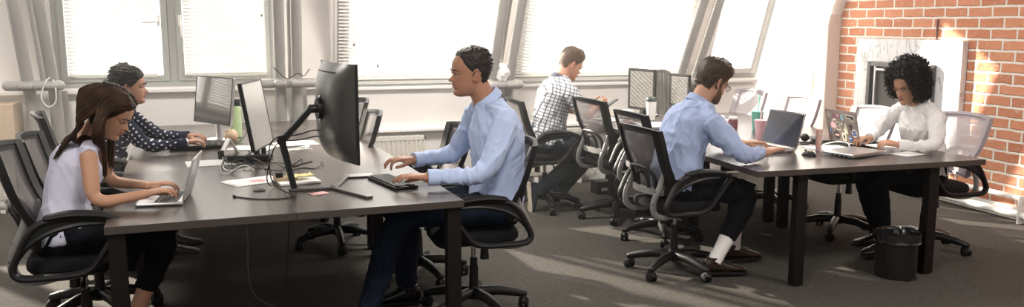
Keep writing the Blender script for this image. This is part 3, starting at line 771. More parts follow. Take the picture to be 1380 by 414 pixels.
def wrinkle(amp, seed=0, sc=1.):
    o = V((seed*3.1, seed*1.7, seed*.9))
    def f(co, n_):
        p = V((co.x*9*sc, co.y*9*sc, co.z*5*sc))+o
        w_ = V((noise.noise(p*.7), noise.noise(p*.7+V((5, 2, 1))), noise.noise(p*.7+V((1, 7, 3)))))*.9
        a = 1-abs(noise.noise(p*1.1+w_)); b = 1-abs(noise.noise(p*2.3+w_*1.5+V((3, 3, 3))))
        return amp*(a**4*1.2+b**5*.6-.9)
    return f
def ik(a, b, l1, l2, pole):
    a, b = V(a), V(b); d = b-a; L = d.length
    if L > (l1+l2)*.998: k = L/((l1+l2)*.998); l1 *= k; l2 *= k
    x = (l1*l1-l2*l2+L*L)/(2*L); h = math.sqrt(max(l1*l1-x*x, 1e-6)); u = d/L
    p = V(pole); p = (p-u*p.dot(u)).normalized(); return a+u*x+p*h
def hand(bm, wr, d, n, t, s=1., curl=(.1, .55, .5), spread=1., thumb=(.55, .8, -.25), lift=0, each=None):
    """palm + four fingers + thumb: wr wrist, d forward, n palm side, t thumb side"""
    wr = V(wr); d = V(d).normalized(); n = V(n); n = (n-d*n.dot(d)).normalized(); t = V(t); t = (t-d*t.dot(d)-n*t.dot(n)).normalized()
    rings = []
    for x, w_, h, o in ((-.02, .027, .021, 0), (.0, .028, .019, 0), (.02, .033, .018, 0), (.045, .039, .016, 0), (.07, .041, .0145, 0), (.088, .039, .0125, 0), (.096, .034, .009, 0)):
        c = wr+d*x*s-n*(.004*math.sin(max(x, 0)*30))*s
        rings.append([c+t*(math.copysign(abs(math.cos(q))**.75, math.cos(q))*w_*s)+n*(math.copysign(abs(math.sin(q))**.8, math.sin(q))*h*s) for q in [2*PI*k/18 for k in range(18)]])
    loft(bm, rings)
    for i, (lat, x0, L, r) in enumerate(((.031, .086, .074, .0088), (.0105, .091, .083, .0090), (-.0105, .088, .077, .0086), (-.030, .080, .062, .0078))):
        cu = each[i] if each else curl
        ang = -.05; p = wr+(d*(x0-.012)+t*lat-n*.001)*s; pts = [p.copy()]
        dd = (d+t*(lat*2.6*spread)).normalized(); p = p+dd*.014*s; pts.append(p.copy())
        for seg, c in zip((.45, .31, .24), cu):
            ang += c; dr = dd*math.cos(ang)+n*math.sin(ang); p = p+dr*(L*seg*s); pts.append(p.copy())
        tube(bm, catmull(pts, 3), [r*s*1.05, r*s, r*s*.98, r*s*.9, r*s*.78], 10, ball=True)
    p = wr+(d*.018+t*.020+n*.004)*s; pts = [p.copy()]
    dr = (d*thumb[1]+t*thumb[0]+n*(-thumb[2])).normalized()
    for L, k in ((.042, 0), (.032, .25), (.026, .3)):
        dr = (dr+d*k-t*k*.6+n*.06).normalized(); p = p+dr*L*s; pts.append(p.copy())
    tube(bm, catmull(pts, 3), [.0135*s, .0115*s, .0098*s, .0088*s], 10, ball=True)

def torso(bm, P0, P1, lat0, lat1, bulge, prof, s):
    """prof rows: t, half width, half depth, forward shift"""
    P0, P1 = V(P0), V(P1); L0, L1 = V(lat0).normalized(), V(lat1).normalized()
    mid = (P0+P1)/2+V(bulge); rings = []
    def pos(t): return P0*(1-t)**2+mid*2*t*(1-t)+P1*t*t
    for t, hw, hd, fs in prof:
        tc = max(0, min(1, t)); T = (pos(min(tc+.05, 1.0))-pos(max(tc-.05, 0))).normalized(); c = pos(tc)+T*(t-tc)*(P1-P0).length
        l = (L0*(1-tc)+L1*tc); l = (l-T*l.dot(T)).normalized(); f = l.cross(T)
        rings.append([c+f*fs*s+l*(math.copysign(abs(math.cos(q))**.85, math.cos(q))*hw*s)+f*(math.copysign(abs(math.sin(q))**.9, math.sin(q))*hd*s) for q in [2*PI*k/28 for k in range(28)]])
    loft(bm, rings)
PROF_M = [(-.14, .07, .06, 0), (-.10, .13, .10, 0), (0, .165, .118, 0), (.2, .155, .115, 0), (.4, .148, .112, .004), (.6, .158, .115, .006), (.76, .168, .112, 0), (.88, .150, .09, -.004), (.95, .105, .07, 0), (1.0, .068, .06, 0), (1.04, .058, .056, 0)]
PROF_F = [(-.14, .07, .06, 0), (-.10, .13, .10, 0), (0, .170, .112, 0), (.2, .150, .100, 0), (.38, .125, .088, .002), (.6, .135, .104, .016), (.72, .142, .108, .016), (.84, .132, .085, 0), (.93, .095, .062, 0), (1.0, .058, .05, 0), (1.04, .05, .047, 0)]

def grow(prof, d): return [(t, w_+d, h+d, f) for t, w_, h, f in prof]
def shoe(name, ankle, toe_dir, up, s, m, msole, parent, origin, high=0):
    """shoe around an ankle: toe_dir forward along the sole, up away from the sole"""
    f = V(toe_dir).normalized(); u = V(up); u = (u-f*u.dot(f)).normalized(); l = u.cross(f)
    A = V(ankle)-u*.085*s
    def ring(x, hw, z0, z1, n_=20):
        r = []
        for k in range(n_):
            q = 2*PI*k/n_; cy, sz = math.cos(q), math.sin(q)
            zz = z0+(z1-z0)*(.5+.5*math.copysign(abs(sz)**.7, sz)); r.append(A+f*x*s+l*(math.copysign(abs(cy)**.8, cy)*hw*s)+u*zz*s)
        return r
    bm = BM()
    loft(bm, [ring(-.075, .012, .02, .05), ring(-.070, .026, .014, .075), ring(-.05, .034, .012, .092), ring(-.02, .036, .012, .096), ring(.02, .038, .012, .088), ring(.06, .042, .012, .070), ring(.10, .046, .012, .056), ring(.14, .046, .012, .046), ring(.175, .036, .012, .036), ring(.192, .018, .014, .026)])
    tube(bm, [A+u*.07*s-f*.012*s, A+u*(.10+high)*s-f*.014*s], [.042*s, .041*s], 18, lat=f, flat=1.1)
    o = bake(name, bm, .005, 4, m, parent, origin)
    bm = BM(); out = [(-.078, .02), (-.07, .033), (-.03, .038), (.03, .036), (.08, .044), (.13, .049), (.175, .04), (.197, .018)]
    pts = [(x, y) for x, y in out]+[(x, -y) for x, y in out[::-1]]
    loft(bm, [[A+f*x*s+l*y*s+u*z for x, y in pts] for z in (0, .012*s)])
    box_m = obj('sole', bm, msole, o); 
    for v in box_m.data.vertices: v.co -= V(origin)
    for k in range(3):      # laces
        bm = BM(); c = A+f*(.045+.022*k)*s+u*(.079-.008*k)*s-V(origin); tube(bm, [c-l*.018*s-u*.004, c+u*.003, c+l*.018*s-u*.004], .0028, 6); obj('lace', bm, m, o)
    return o
def short_hair(bm, M4, line, thick, jit=.003, tufts=500, comb=(-.6, 0, .5), tl=.022, seed=1, fem=0, topz=.012):
    rnd = random.Random(seed)
    def mask(z, ph):
        p = abs((ph+PI) % (2*PI)-PI)/PI     # 0 front .. 1 back
        zl = interp(line, p)[0]+.004*noise.noise(V((math.cos(ph)*9, math.sin(ph)*9, z*30)))
        return sstep(zl-.004, zl+.012, z)
    def off(z, ph):
        p = abs((ph+PI) % (2*PI)-PI)/PI
        th = interp(thick, p)[0]*(.55+.45*sstep(.10, .20, z))+topz*sstep(.17, .225, z)
        return -.007+mask(z, ph)*(th+.007+jit*noise.noise(V((math.cos(ph)*8, math.sin(ph)*8, z*60+seed))))
    head_shell(bm, M4, off, 60, 72, False, fem, z0=.02, z1=.232)
    cb = V(comb)
    for _ in range(tufts):
        z = .02+.21*rnd.random()**.7; ph = rnd.random()*2*PI
        if mask(z, ph) < .6: continue
        o_ = off(z, ph); a = head_point(z, ph, o_-.004, False); nrm = (head_point(z, ph, .02, False)-head_point(z, ph, 0, False)).normalized()
        dr = (cb-nrm*cb.dot(nrm))+nrm*.30+V((rnd.uniform(-.3, .3), rnd.uniform(-.3, .3), rnd.uniform(-.2, .2))); dr.normalize()
        L = tl*rnd.uniform(.5, 1.1); b = a+dr*L*.55+nrm*.001; c = a+dr*L-nrm*.001
        tube(bm, [M4 @ a, M4 @ b, M4 @ c], [.0030, .0024, .0005], 5)
def face_bits(root, body, M4, key, O, brow=.0042, browcol=None, lashes=False):
    I = M4
    for s in (-1, 1):
        bm = BM(); c = I @ V((.0735, s*.0305, .0155)); ball(bm, c-O, .0122); e = obj('eye', bm, M['eyew'], body)
        bm = BM(); c2 = I @ V((.0805, s*.0300, .0140)); ball(bm, c2-O, .0060); obj('iris', bm, M['iris'], e)
        bm = BM()                                 # upper lid, half closed when looking down
        for k, (dz, rr) in enumerate(((.004, .0042), (.0075, .0048))):
            tube(bm, [I @ V((.072, s*.0445, .013+dz))-O, I @ V((.0835, s*.037, .0165+dz))-O, I @ V((.0865, s*.030, .0172+dz))-O, I @ V((.0850, s*.0235, .0155+dz))-O, I @ V((.079, s*.0180, .011+dz))-O], rr, 8, ball=True)
        obj('eyelid', bm, SK[key], body)
        bm = BM(); tube(bm, [I @ V((.0735, s*.0455, .016))-O, I @ V((.0862, s*.037, .0165))-O, I @ V((.0905, s*.029, .0168))-O, I @ V((.0870, s*.0195, .013))-O], [.0006, .0016, .0016, .0006], 6); obj('eyelashes', bm, M['iris'], body)
        bm = BM(); tube(bm, [I @ V((.078, s*.050, .030))-O, I @ V((.0905, s*.038, .0375))-O, I @ V((.0975, s*.026, .0365))-O, I @ V((.0985, s*.015, .033))-O], [brow*.35, brow*.8, brow, brow*.7], 8, lat=(0, 0, 1), flat=.8); obj('eyebrow', bm, browcol or M['hairdark'], body)
        bm = BM()                                 # ear
        Rm = (I.to_3x3().to_4x4() @ Matrix.Rotation(s*-.45, 4, 'Z') @ Matrix.Rotation(-.2, 4, 'Y'))
        cc = I @ V((-.010, s*.0735, .003))
        ball(bm, cc-O, .0175, .006, .030, Rm); 
        rim = [Rm.to_3x3() @ V((math.cos(q)*.0165+.001, s*.006, math.sin(q)*.029))+cc-O for q in [2*PI*k/16 for k in range(13)]]
        tube(bm, rim, .0042, 8, ball=True); ball(bm, cc-O+Rm.to_3x3() @ V((.006, s*.002, -.024)), .009, .006, .010, Rm)
        obj('ear', bm, SK[key], body)
    bm = BM()
    for z, dx in ((.0655, .0975), (.0535, .0975)):
        tube(bm, [I @ V((dx-.0125, -.022, z-.1065))-O, I @ V((dx-.003, -.011, z-.1035))-O, I @ V((dx-.0005, 0, z-.1045))-O, I @ V((dx-.003, .011, z-.1035))-O, I @ V((dx-.0125, .022, z-.1065))-O], [.0012, .0036, .0042, .0036, .0012], 8)
    obj('lips', bm, SK2[key], body)
def face_hd(yaw, pitch, roll=0): return Matrix.Rotation(math.radians(yaw), 4, 'Z') @ Matrix.Rotation(math.radians(pitch), 4, 'Y') @ Matrix.Rotation(math.radians(roll), 4, 'X')
def collar(parent, O, nb, axis, fwd, r, h, m, open_=.5, pts_=.05):
    """turned down shirt collar round the neck: nb neck base, axis along the neck"""
    ax = V(axis).normalized(); f = V(fwd); f = (f-ax*f.dot(ax)).normalized(); l = ax.cross(f)
    bm = BM(); n_ = 28; prof = [(0.0, 0), (.004, h*.6), (.000, h), (.006, h*1.02), (.014, h*.55), (.022, h*.02), (.018, h*.0), (.008, h*.5)]
    rows = []
    for i in range(n_+1):
        q = open_+(2*PI-2*open_)*i/n_; e = abs(i/n_-.5)*2; row = []
        for dr, z in prof:
            tip = (e**6)
            dz = -pts_*tip if dr >= .014 else -.006*tip
            rr = (r+dr*(1+.5*tip))
            row.append(V(nb)+(f*math.cos(q)*1.06+l*math.sin(q))*rr+ax*(z+dz-.018*math.cos(q)*1.0)-V(O))
        rows.append(row)
    loft(bm, rows, True)
    return obj('collar', bm, m, parent)
def limb_pts(a, b, c, n_=6, round_=.18):
    a, b, c = V(a), V(b), V(c)
    p = [a, a.lerp(b, .35), a.lerp(b, .72), b+(a-b).normalized()*.05, b*.86+((a+c)/2)*.14, b+(c-b).normalized()*.05, b.lerp(c, .35), b.lerp(c, .7), c]
    q = []
    for i in range(len(p)-1):
        for k in range(3): q.append(p[i].lerp(p[i+1], k/3))
    q.append(p[-1]); 
    for _ in range(2): q = [q[0]]+[(q[i-1]+q[i]*2+q[i+1])/4 for i in range(1, len(q)-1)]+[q[-1]]
    return q

def person(P):
    s = P['s']; key = P['key']; fem = P.get('fem', 0); O = V((*P['pelvis'][:2], 0))
    root = thing('person', P['label'], 'person', O)
    yaw = math.radians(P['yaw']); F_ = V((math.cos(yaw), math.sin(yaw), 0)); Lf = V((-math.sin(yaw), math.cos(yaw), 0))
    pel, nb, hd = V(P['pelvis']), V(P['neck']), V(P['head'])
    Mh = Matrix.Translation(hd) @ face_hd(*P['look']) @ Matrix.Scale(P.get('hs', s), 4)
    prof = PROF_F if fem else PROF_M
    sh = P['shoulders']; lat1 = V(sh[0])-V(sh[1])       # left minus right
    hips = [pel+Lf*.095*s, pel-Lf*.095*s]
    # --- the body: one continuous skin
    bm = BM()
    head_shell(bm, Mh, None, 64, 64, True, fem)
    r_n = (.05 if fem else .06)*s
    tube(bm, [nb-V((0, 0, .03)), nb.lerp(Mh @ V((-.028, 0, -.05)), .55), Mh @ V((-.024, 0, -.03)), Mh @ V((-.02, 0, 0))], [r_n*1.08, r_n, r_n*.98, r_n*.9], 18, ball=True)
    torso(bm, pel, nb, Lf, lat1, P.get('bulge', (0, 0, 0)), grow(prof, -.008), s)
    arms = []
    for i, sd in enumerate((1, -1)):
        S_, W_ = V(sh[i]), V(P['wrists'][i]); E_ = V(P['elbows'][i]) if P.get('elbows') and P['elbows'][i] else ik(S_, W_, .285*s, .25*s, P.get('apole', (-F_*.5+V((0, 0, -1))+Lf*sd*.25)))
        arms.append((S_, E_, W_)); k = .84 if fem else 1
        tube(bm, limb_pts(S_, E_, W_), [.050*s*k, .047*s*k, .043*s*k, .037*s*k, .039*s*k, .036*s*k, .030*s*k, .0265*s*k], 16, ball=True)
        tube(bm, [nb-F_*.01, nb.lerp(S_, .5)+V((0, 0, .012)), S_], [.05*s*k, .045*s*k, .045*s*k], 14, ball=True)
        h = P['hands'][i]; dirn = V(h['d']) if 'd' in h else (W_-E_)
        inner = -Lf*sd
        hand(bm, W_, dirn, V(h.get('n', (0, 0, -1))), V(h['t']) if 't' in h else inner, s*(.93 if fem else 1)*h.get('k', 1), h.get('curl', (.15, .5, .45)), h.get('spread', 1), h.get('thumb', (.55, .8, -.25)), each=h.get('each'))
    legs = []
    for i, sd in enumerate((1, -1)):
        K_, A_ = V(P['knees'][i]), V(P['ankles'][i]); legs.append((hips[i], K_, A_))
        tube(bm, limb_pts(hips[i], K_, A_), [.072*s, .07*s, .06*s, .052*s, .050*s, .050*s, .042*s, .032*s], 16, ball=True)
        ft = V(P['feet'][i][0]).normalized(); up = V(P['feet'][i][1]).normalized()
        tube(bm, [A_, A_-up*.045*s+ft*.02*s, A_-up*.055*s+ft*.08*s, A_-up*.062*s+ft*.145*s], [.034*s, .032*s, .028*s, .018*s], 12, ball=True)
    body = bake('body', bm, .0042, 2, SK[key], root, O)
    face_bits(root, body, Mh, key, O, browcol=P.get('browcol'))
    # --- shirt
    sm = P['shirt']; ends = P['sleeve']            # sleeve end: 1 = wrist, 0 = none, .4 = short
    bm = BM(); g = P.get('loose', .012)
    if P.get('sleeveless'): 
        pr = [(-.04, .13, .09, 0)]+[r for r in grow(prof, g) if r[0] >= 0]
        torso(bm, pel, nb, Lf, lat1, P.get('bulge', (0, 0, 0)), [r for r in pr if r[0] <= .93]+[(.97, .078, .06, 0)], s)
        for S_, E_, W_ in arms: tube(bm, [nb.lerp(S_, .25), nb.lerp(S_, .62)+V((0, 0, .012)), S_+(S_-nb).normalized()*.016+V((0, 0, .012))], [.046*s, .047*s, .043*s], 14, ball=False)
    else:
        torso(bm, pel, nb, Lf, lat1, P.get('bulge', (0, 0, 0)), [(-.04, .13, .09, 0)]+[r for r in grow(prof, g) if r[0] >= 0], s)
        for (S_, E_, W_) in arms:
            k = .86 if fem else 1; pts = limb_pts(S_, E_, W_); m_ = max(4, int(len(pts)*ends)); rr = [(.050+.018)*s*k, (.047+.018)*s*k, (.043+.016)*s*k, (.037+.016)*s*k, (.039+.014)*s*k, (.036+.011)*s*k, (.030+.010)*s*k, (.0265+.0085)*s*k]
            rad = [lerpl(rr, i/(len(pts)-1)) for i in range(len(pts))]
            if ends < .6: rad = [r+.006*i/m_ for i, r in enumerate(rad)]
            if ends >= 1: pts = pts[:-1]+[pts[-1]+(pts[-2]-pts[-1]).normalized()*.018]
            tube(bm, [p for p in pts[:m_]], rad[:m_], 18, ball=False)
            tube(bm, [nb.lerp(S_, .15), nb.lerp(S_, .55)+V((0, 0, .016)), S_], [.056*s*k, .058*s*k, .060*s*k], 14, ball=True)
    uvp = None
    if P.get('uv'):
        ax, ay = V(P['uv'][0]).normalized(), V(P['uv'][1]).normalized(); uvp = lambda co: (co.dot(ax)+3, co.dot(ay)+3)
    shirt = bake('shirt' if not P.get('sleeveless') else 'blouse', bm, .0075, 3, sm, root, O, wrinkle(P.get('wr', .009), P['seed']), uvp)
    if ends >= 1 and not P.get('sleeveless'):
        for (S_, E_, W_) in arms:
            d = (W_-E_).normalized(); k = .86 if fem else 1; bm = BM()
            rr = .040*s*k; a = W_-d*.066-O; b = W_-d*.004-O
            tube(bm, [a, a+d*.005, b, b-d*.001, b-d*.03], [rr-.002, rr+.001, rr+.002, rr-.003, rr-.005], 20, closed=False); obj('cuff', bm, sm, shirt, recalc=True)
    if P.get('collar'):
        cr, ch, op, tp = P['collar']; collar(shirt, O, nb+V(P.get('coff', (0, 0, 0))), Mh @ V((-.024, 0, -.04))-nb+V((0, 0, .05)), F_, cr*s, ch, sm, op, tp)
    # --- trousers
    bm = BM(); th = P.get('leg', .016); hem = P.get('hem', .98)
    torso(bm, pel-V((0, 0, .005)), nb, Lf, lat1, P.get('bulge', (0, 0, 0)), [(-.15, .06, .06, 0), (-.12, .14, .12, 0), (-.04, .186, .140, 0), (.06, .182, .138, 0), (.13, .176, .132, 0), (.15, .165, .122, 0)], s)
    for (H_, K_, A_) in legs:
        pts = limb_pts(H_, K_, A_); m_ = int(len(pts)*hem); rr = [(.072+.02)*s, (.07+.018)*s, (.06+.016)*s, (.052+.014)*s, (.050+.014)*s, (.050+th)*s, (.042+th)*s, (.032+th)*s]
        rad = [lerpl(rr, i/(len(pts)-1)) for i in range(len(pts))]; tube(bm, pts[:m_], rad[:m_], 18, ball=False); ball(bm, H_, .095*s)
    bake('trousers', bm, .0085, 3, P['pants'], root, O, wrinkle(.008, P['seed']+5, .8))
    for i in range(2):
        A_ = V(P['ankles'][i]); ft, up = P['feet'][i][:2]
        sho = shoe(P.get('shoename', 'shoe'), A_, ft, up, s*1.02, P['shoe'], P['solem'], root, O, P.get('high', 0))
        if P.get('sock'):
            K_ = V(P['knees'][i]); d = (K_-A_).normalized(); bm = BM(); tube(bm, [A_-d*.02-O, A_+d*.05-O, A_+d*.11-O, A_+d*.17-O, A_+d*.20-O], [.044*s, .042*s, .045*s, .049*s, .050*s], 16); obj('sock', bm, M['sock'], root)
    return root, body, Mh, O, arms, legs, shirt

LINE_M = [(0, .186), (.18, .182), (.27, .165), (.38, .140), (.46, .105), (.52, .090), (.58, .118), (.64, .075), (.75, .045), (1, .035)]
TH_M = [(0, .012), (.5, .008), (1, .010)]

# --- man with the keyboard
typ = dict(curl=(.25, .55, .45), spread=1.1)
r, body, Mh, O, arms, legs, shirt = person(dict(key='C', seed=1, s=1.06, hs=1.08, yaw=182, label='man in a light blue shirt and dark jeans typing on the black keyboard',
    pelvis=(1.215, 4.60, .585), neck=(1.185, 4.61, 1.155), head=(1.085, 4.61, 1.318), look=(183, 4), bulge=(.09, 0, 0), loose=.018, wr=.010,
    shoulders=((1.235, 4.425, 1.075), (1.175, 4.82, 1.085)), elbows=((1.10, 4.345, .802), (1.06, 4.93, .83)), wrists=((.795, 4.37, .805), (.80, 4.84, .825)),
    hands=(dict(d=(-1, .22, .06), t=(0, 1, 0), curl=(.12, .42, .35)), dict(d=(-1, -.12, .10), n=(-.1, 0, -1), t=(0, -1, -.2), each=((.45, .75, .5), (.3, .55, .45), (.25, .5, .4), (.2, .5, .4)))),
    knees=((.655, 4.47, .60), (.76, 4.80, .575)), ankles=((.475, 4.42, .10), (.74, 4.78, .10)), feet=(((-1, -.1, 0), (0, 0, 1)), ((-1, .05, 0), (0, 0, 1))),
    shirt=M['blueshirt'], sleeve=1, collar=(.064, .045, .42, .045), coff=(-.004, 0, .012), pants=M['denim'], shoe=M['shoeblack'], solem=M['blackm'], leg=.022, hem=1.0))
bm = BM(); short_hair(bm, Mh, [(0, .204), (.12, .207), (.20, .196), (.28, .186), (.36, .158), (.44, .125), (.485, .088), (.53, .09), (.58, .122), (.63, .07), (.75, .04), (1, .032)], [(0, .004), (.3, .007), (.5, .009), (.8, .014), (1, .014)], tufts=900, comb=(-.9, .1, -.1), tl=.02, seed=3, topz=.008)
o = obj('hair', bm, M['hairdark'], r, origin=O); o.location = (0, 0, 0)
def placket(parent, O, pts, m):
    bm = BM(); tube(bm, [V(p)-O for p in pts], .004, 8); obj('placket', bm, m, parent)
# shirt pocket-side seam kept simple: front placket with buttons
for k in range(4):
    pass

# --- woman with long hair
r, body, Mh, O, arms, legs, shirt = person(dict(key='A', seed=2, s=.95, hs=.98, fem=1, yaw=0, label='seated woman with long brown hair in a sleeveless white blouse typing on a laptop',
    pelvis=(-.925, 4.42, .57), neck=(-.835, 4.50, 1.045), head=(-.715, 4.485, 1.165), look=(-14, 34), bulge=(-.07, 0, .02), wr=.008, loose=.02,
    shoulders=((-.815, 4.665, .985), (-.795, 4.345, .985)), elbows=((-.775, 4.72, .80), (-.775, 4.275, .775)), wrists=((-.565, 4.56, .80), (-.555, 4.33, .800)),
    hands=(dict(d=(1, -.10, .10), t=(0, -1, 0), curl=(.3, .6, .5)), dict(d=(1, .12, .14), t=(0, 1, 0), curl=(.3, .6, .5))),
    knees=((-.50, 4.56, .585), (-.465, 4.36, .60)), ankles=((-.67, 4.60, .12), (-.68, 4.37, .13)), feet=(((1, .1, -.1), (.1, 0, 1)), ((1, 0, -.1), (.1, 0, 1))),
    shirt=M['blouse'], sleeve=0, sleeveless=True, pants=M['blackcloth'], shoe=M['shoeblack'], solem=M['blackm'], hem=.86, leg=.012))
# long straight hair: locks that leave the scalp, slide over head and shoulders and hang
def long_hair(Mh, O, caps, roots, fall, m, root, seed, limit=None):
    rnd = random.Random(seed); bm = BM(); hc = Mh @ V((-.008, 0, .005)); Rh = Mh.to_3x3()
    Ri = Rh.inverted()
    def push(p, r_):
        q = Ri @ (p-hc); e = V((q.x/(.100+r_), q.y/(.078+r_), q.z/(.122+r_))); L = e.length
        if L < 1: q = q/L; p = hc+Rh @ q
        for a, b, rr in caps:
            ab = b-a; t = max(0, min(1, (p-a).dot(ab)/ab.length_squared)); c = a+ab*t; d = p-c
            if d.length < rr+r_: p = c+d.normalized()*(rr+r_)
        return p
    for (z, ph, L, lay) in roots:
        p = Mh @ head_point(z, ph, .004+lay, False); side = 1 if math.sin(ph) >= 0 else -1
        nrm = (p-hc).normalized(); out = Rh @ V((-.75, side*.8, .05)); dr = (out+nrm*.1).normalized(); pts = [p.copy()]; n_ = 22; st = L/n_
        j = V((rnd.uniform(-1, 1), rnd.uniform(-1, 1), 0))*.03
        for i in range(n_):
            g = V(fall(i/n_, side)); k = min(1, .12+i/n_*1.6)
            dr = (dr*(1-k*.42)+(g+j)*k*.42+V((0, 0, -.10))).normalized()
            q = push(p+dr*st, .007+lay)
            if i > 2 and limit: q = limit(q, i/n_, side, ph)
            dr = (q-p).normalized(); p = q; pts.append(p.copy())
        w_ = rnd.uniform(.0045, .0075)
        tube(bm, [q-O for q in pts], [w_*.7, w_, w_, w_*.95, w_*.75, w_*.25], 6)
    def fn(z, ph):
        p_ = abs((ph+PI) % (2*PI)-PI)/PI
        return -.006+.018*sstep(interp([(0, .186), (.2, .176), (.3, .15), (.4, .11), (.5, .06), (.6, .03), (1, .02)], p_)[0]-.004, interp([(0, .196), (.2, .186), (.3, .16), (.4, .12), (.5, .07), (.6, .04), (1, .03)], p_)[0], z)
    b2_ = BM(); head_shell(b2_, Mh, fn, 50, 60, False, 1, z0=.02)
    me = bpy.data.meshes.new('t'); b2_.to_mesh(me); b2_.free(); bm.from_mesh(me); bmesh.ops.translate(bm, verts=bm.verts[-len(me.vertices):], vec=-O)
    return obj('hair', bm, m, root)
rnd = random.Random(5); roots = []
for i in range(760):
    lay = rnd.choice((0, .004, .008, .012)); u = rnd.random()
    ph = rnd.uniform(.35, 2.3)*rnd.choice((1, -1, -1)); z = .226-.06*rnd.random()**1.3*(1 if abs(ph) > .9 else .5)
    roots.append((z, ph, rnd.uniform(.33, .45) if abs(ph) < 1.7 else rnd.uniform(.28, .38), lay))
for i in range(260):
    roots.append((.16+.065*rnd.random(), rnd.uniform(1.9, 4.4), rnd.uniform(.27, .36), rnd.choice((0, .005, .010, .014))))
nb_ = V((-.835, 4.50, 1.045)); caps = [(nb_, V((-.735, 4.49, 1.13)), .052), (V((-.925, 4.42, .60)), V((-.915, 4.47, .85)), .135), (V((-.915, 4.47, .85)), V((-.86, 4.50, .97)), .12), (nb_-V((0, 0, .03)), V((-.795, 4.345, .985)), .058), (nb_-V((0, 0, .03)), V((-.815, 4.665, .985)), .058), (V((-.795, 4.345, .985)), V((-.775, 4.275, .775)), .047)]
def fallA(t, side): return (-.10, 0, -1)
def limA(q, t, side, ph):
    # keeps the locks behind the cheek, combed back over the ear
    hx = -.690-.03*min(1, max(0, (1.17-q.z)/.25))
    if q.x > hx: q.x = q.x+(hx-q.x)*min(1, .25+t*1.6)
    if side < 0 and abs(ph) < 1.7 and q.z < 1.09:
        k_ = min(1, (1.09-q.z)/.08)
        if q.x < -.765: q.x += (-.765-q.x)*.5*k_
        if q.y < 4.40: q.y += (4.40-q.y)*.5*k_
    xm = -.815-.15*min(1, max(0, (1.13-q.z)/.11))
    if q.x < xm: q.x += (xm-q.x)*.7
    if abs(ph) > 1.25 and t < .95 and q.z > .98:      # the back of the hair slides off behind the shoulder
        q.x -= .0065
    return q
hA = long_hair(Mh, O, caps, roots, fallA, M['hairbrown'], r, 4, limA)

# --- woman in the polka dot shirt
r, body, Mh, O, arms, legs, shirt = person(dict(key='B', seed=3, s=.98, hs=1.0, fem=1, yaw=3, label='woman in a navy polka dot shirt seated behind the long haired woman',
    pelvis=(-1.05, 6.26, .57), neck=(-.935, 6.28, 1.04), head=(-.865, 6.28, 1.165), look=(0, 3), bulge=(-.05, 0, .02), wr=.009, loose=.02,
    shoulders=((-.93, 6.45, .985), (-.905, 6.11, .985)), elbows=((-.74, 6.60, .80), (-.76, 6.03, .80)), wrists=((-.53, 6.52, .80), (-.525, 6.16, .80)),
    hands=(dict(d=(1, -.35, .05), t=(0, -1, .2), curl=(.5, .7, .5)), dict(d=(1, .25, .1), t=(0, 1, .3), curl=(.5, .8, .6))),
    knees=((-.62, 6.40, .57), (-.62, 6.18, .57)), ankles=((-.66, 6.42, .11), (-.66, 6.16, .11)), feet=(((1, .1, 0), (0, 0, 1)), ((1, 0, 0), (0, 0, 1))),
    shirt=M['dots'], sleeve=1, uv=((.8, -.1, .6), (-.5, .1, .85)), collar=(.054, .03, .5, .03), pants=M['blackcloth'], shoe=M['shoeblack'], solem=M['blackm']))
bm = BM(); short_hair(bm, Mh, [(0, .184), (.2, .176), (.32, .15), (.44, .112), (.55, .09), (.65, .06), (1, .03)], [(0, .010), (.4, .014), (.7, .026), (1, .034)], tufts=700, comb=(-1, 0, -.1), tl=.03, seed=5, topz=.014, fem=1)
o = obj('hair', bm, M['hairdark'], r, origin=O); o.location = (0, 0, 0)
bm = BM(); p = Mh @ V((-.125, 0, .02)); ball(bm, p-O, .042, .045, .05); obj('hair_bun', bm, M['hairdark'], r)
bm = BM(); w_ = arms[1][2]; d = (arms[1][2]-arms[1][1]).normalized(); tube(bm, [w_-d*.003-O, w_+d*.012-O], .031, 18); obj('wrist_watch', bm, M['alu'], r)

# --- man in the checked shirt
r, body, Mh, O, arms, legs, shirt = person(dict(key='D', seed=4, s=1.05, hs=1.06, yaw=8, label='man in a short sleeved checked shirt looking at his phone by the window',
    pelvis=(2.335, 7.0, .585), neck=(2.435, 7.0, 1.115), head=(2.525, 7.01, 1.235), look=(6, 27), bulge=(-.07, 0, .01), wr=.010, loose=.02,
    shoulders=((2.475, 7.20, 1.04), (2.455, 6.815, 1.035)), elbows=((2.62, 7.27, .82), (2.585, 6.76, .815)), wrists=((2.75, 7.12, .865), (2.73, 6.92, .872)),
    hands=(dict(d=(1, -.45, .3), n=(.2, -.6, .6), t=(0, -.3, 1), curl=(.4, .6, .5)), dict(d=(1, .35, .2), n=(0, .7, .6), t=(.2, -.3, 1), curl=(.45, .7, .6))),
    knees=((2.80, 7.12, .50), (2.73, 6.99, .52)), ankles=((2.52, 7.16, .135), (2.225, 6.93, .175)), feet=(((1, -.05, -.42), (.42, 0, 1)), ((.05, 0, -1), (1, 0, .12))),
    shirt=M['check'], sleeve=.40, uv=((.95, .1, -.28), (.28, 0, .95)), collar=(.062, .035, .5, .03), pants=M['greycloth'], shoe=M['shoenavy'], solem=M['sole'], high=.02, leg=.024, hem=1.0))
bm = BM(); short_hair(bm, Mh, LINE_M, [(0, .016), (.4, .006), (1, .008)], tufts=1100, comb=(.3, 0, .9), tl=.024, seed=9, topz=.020)
o = obj('hair', bm, M['hairlight'], r, origin=O); o.location = (0, 0, 0)

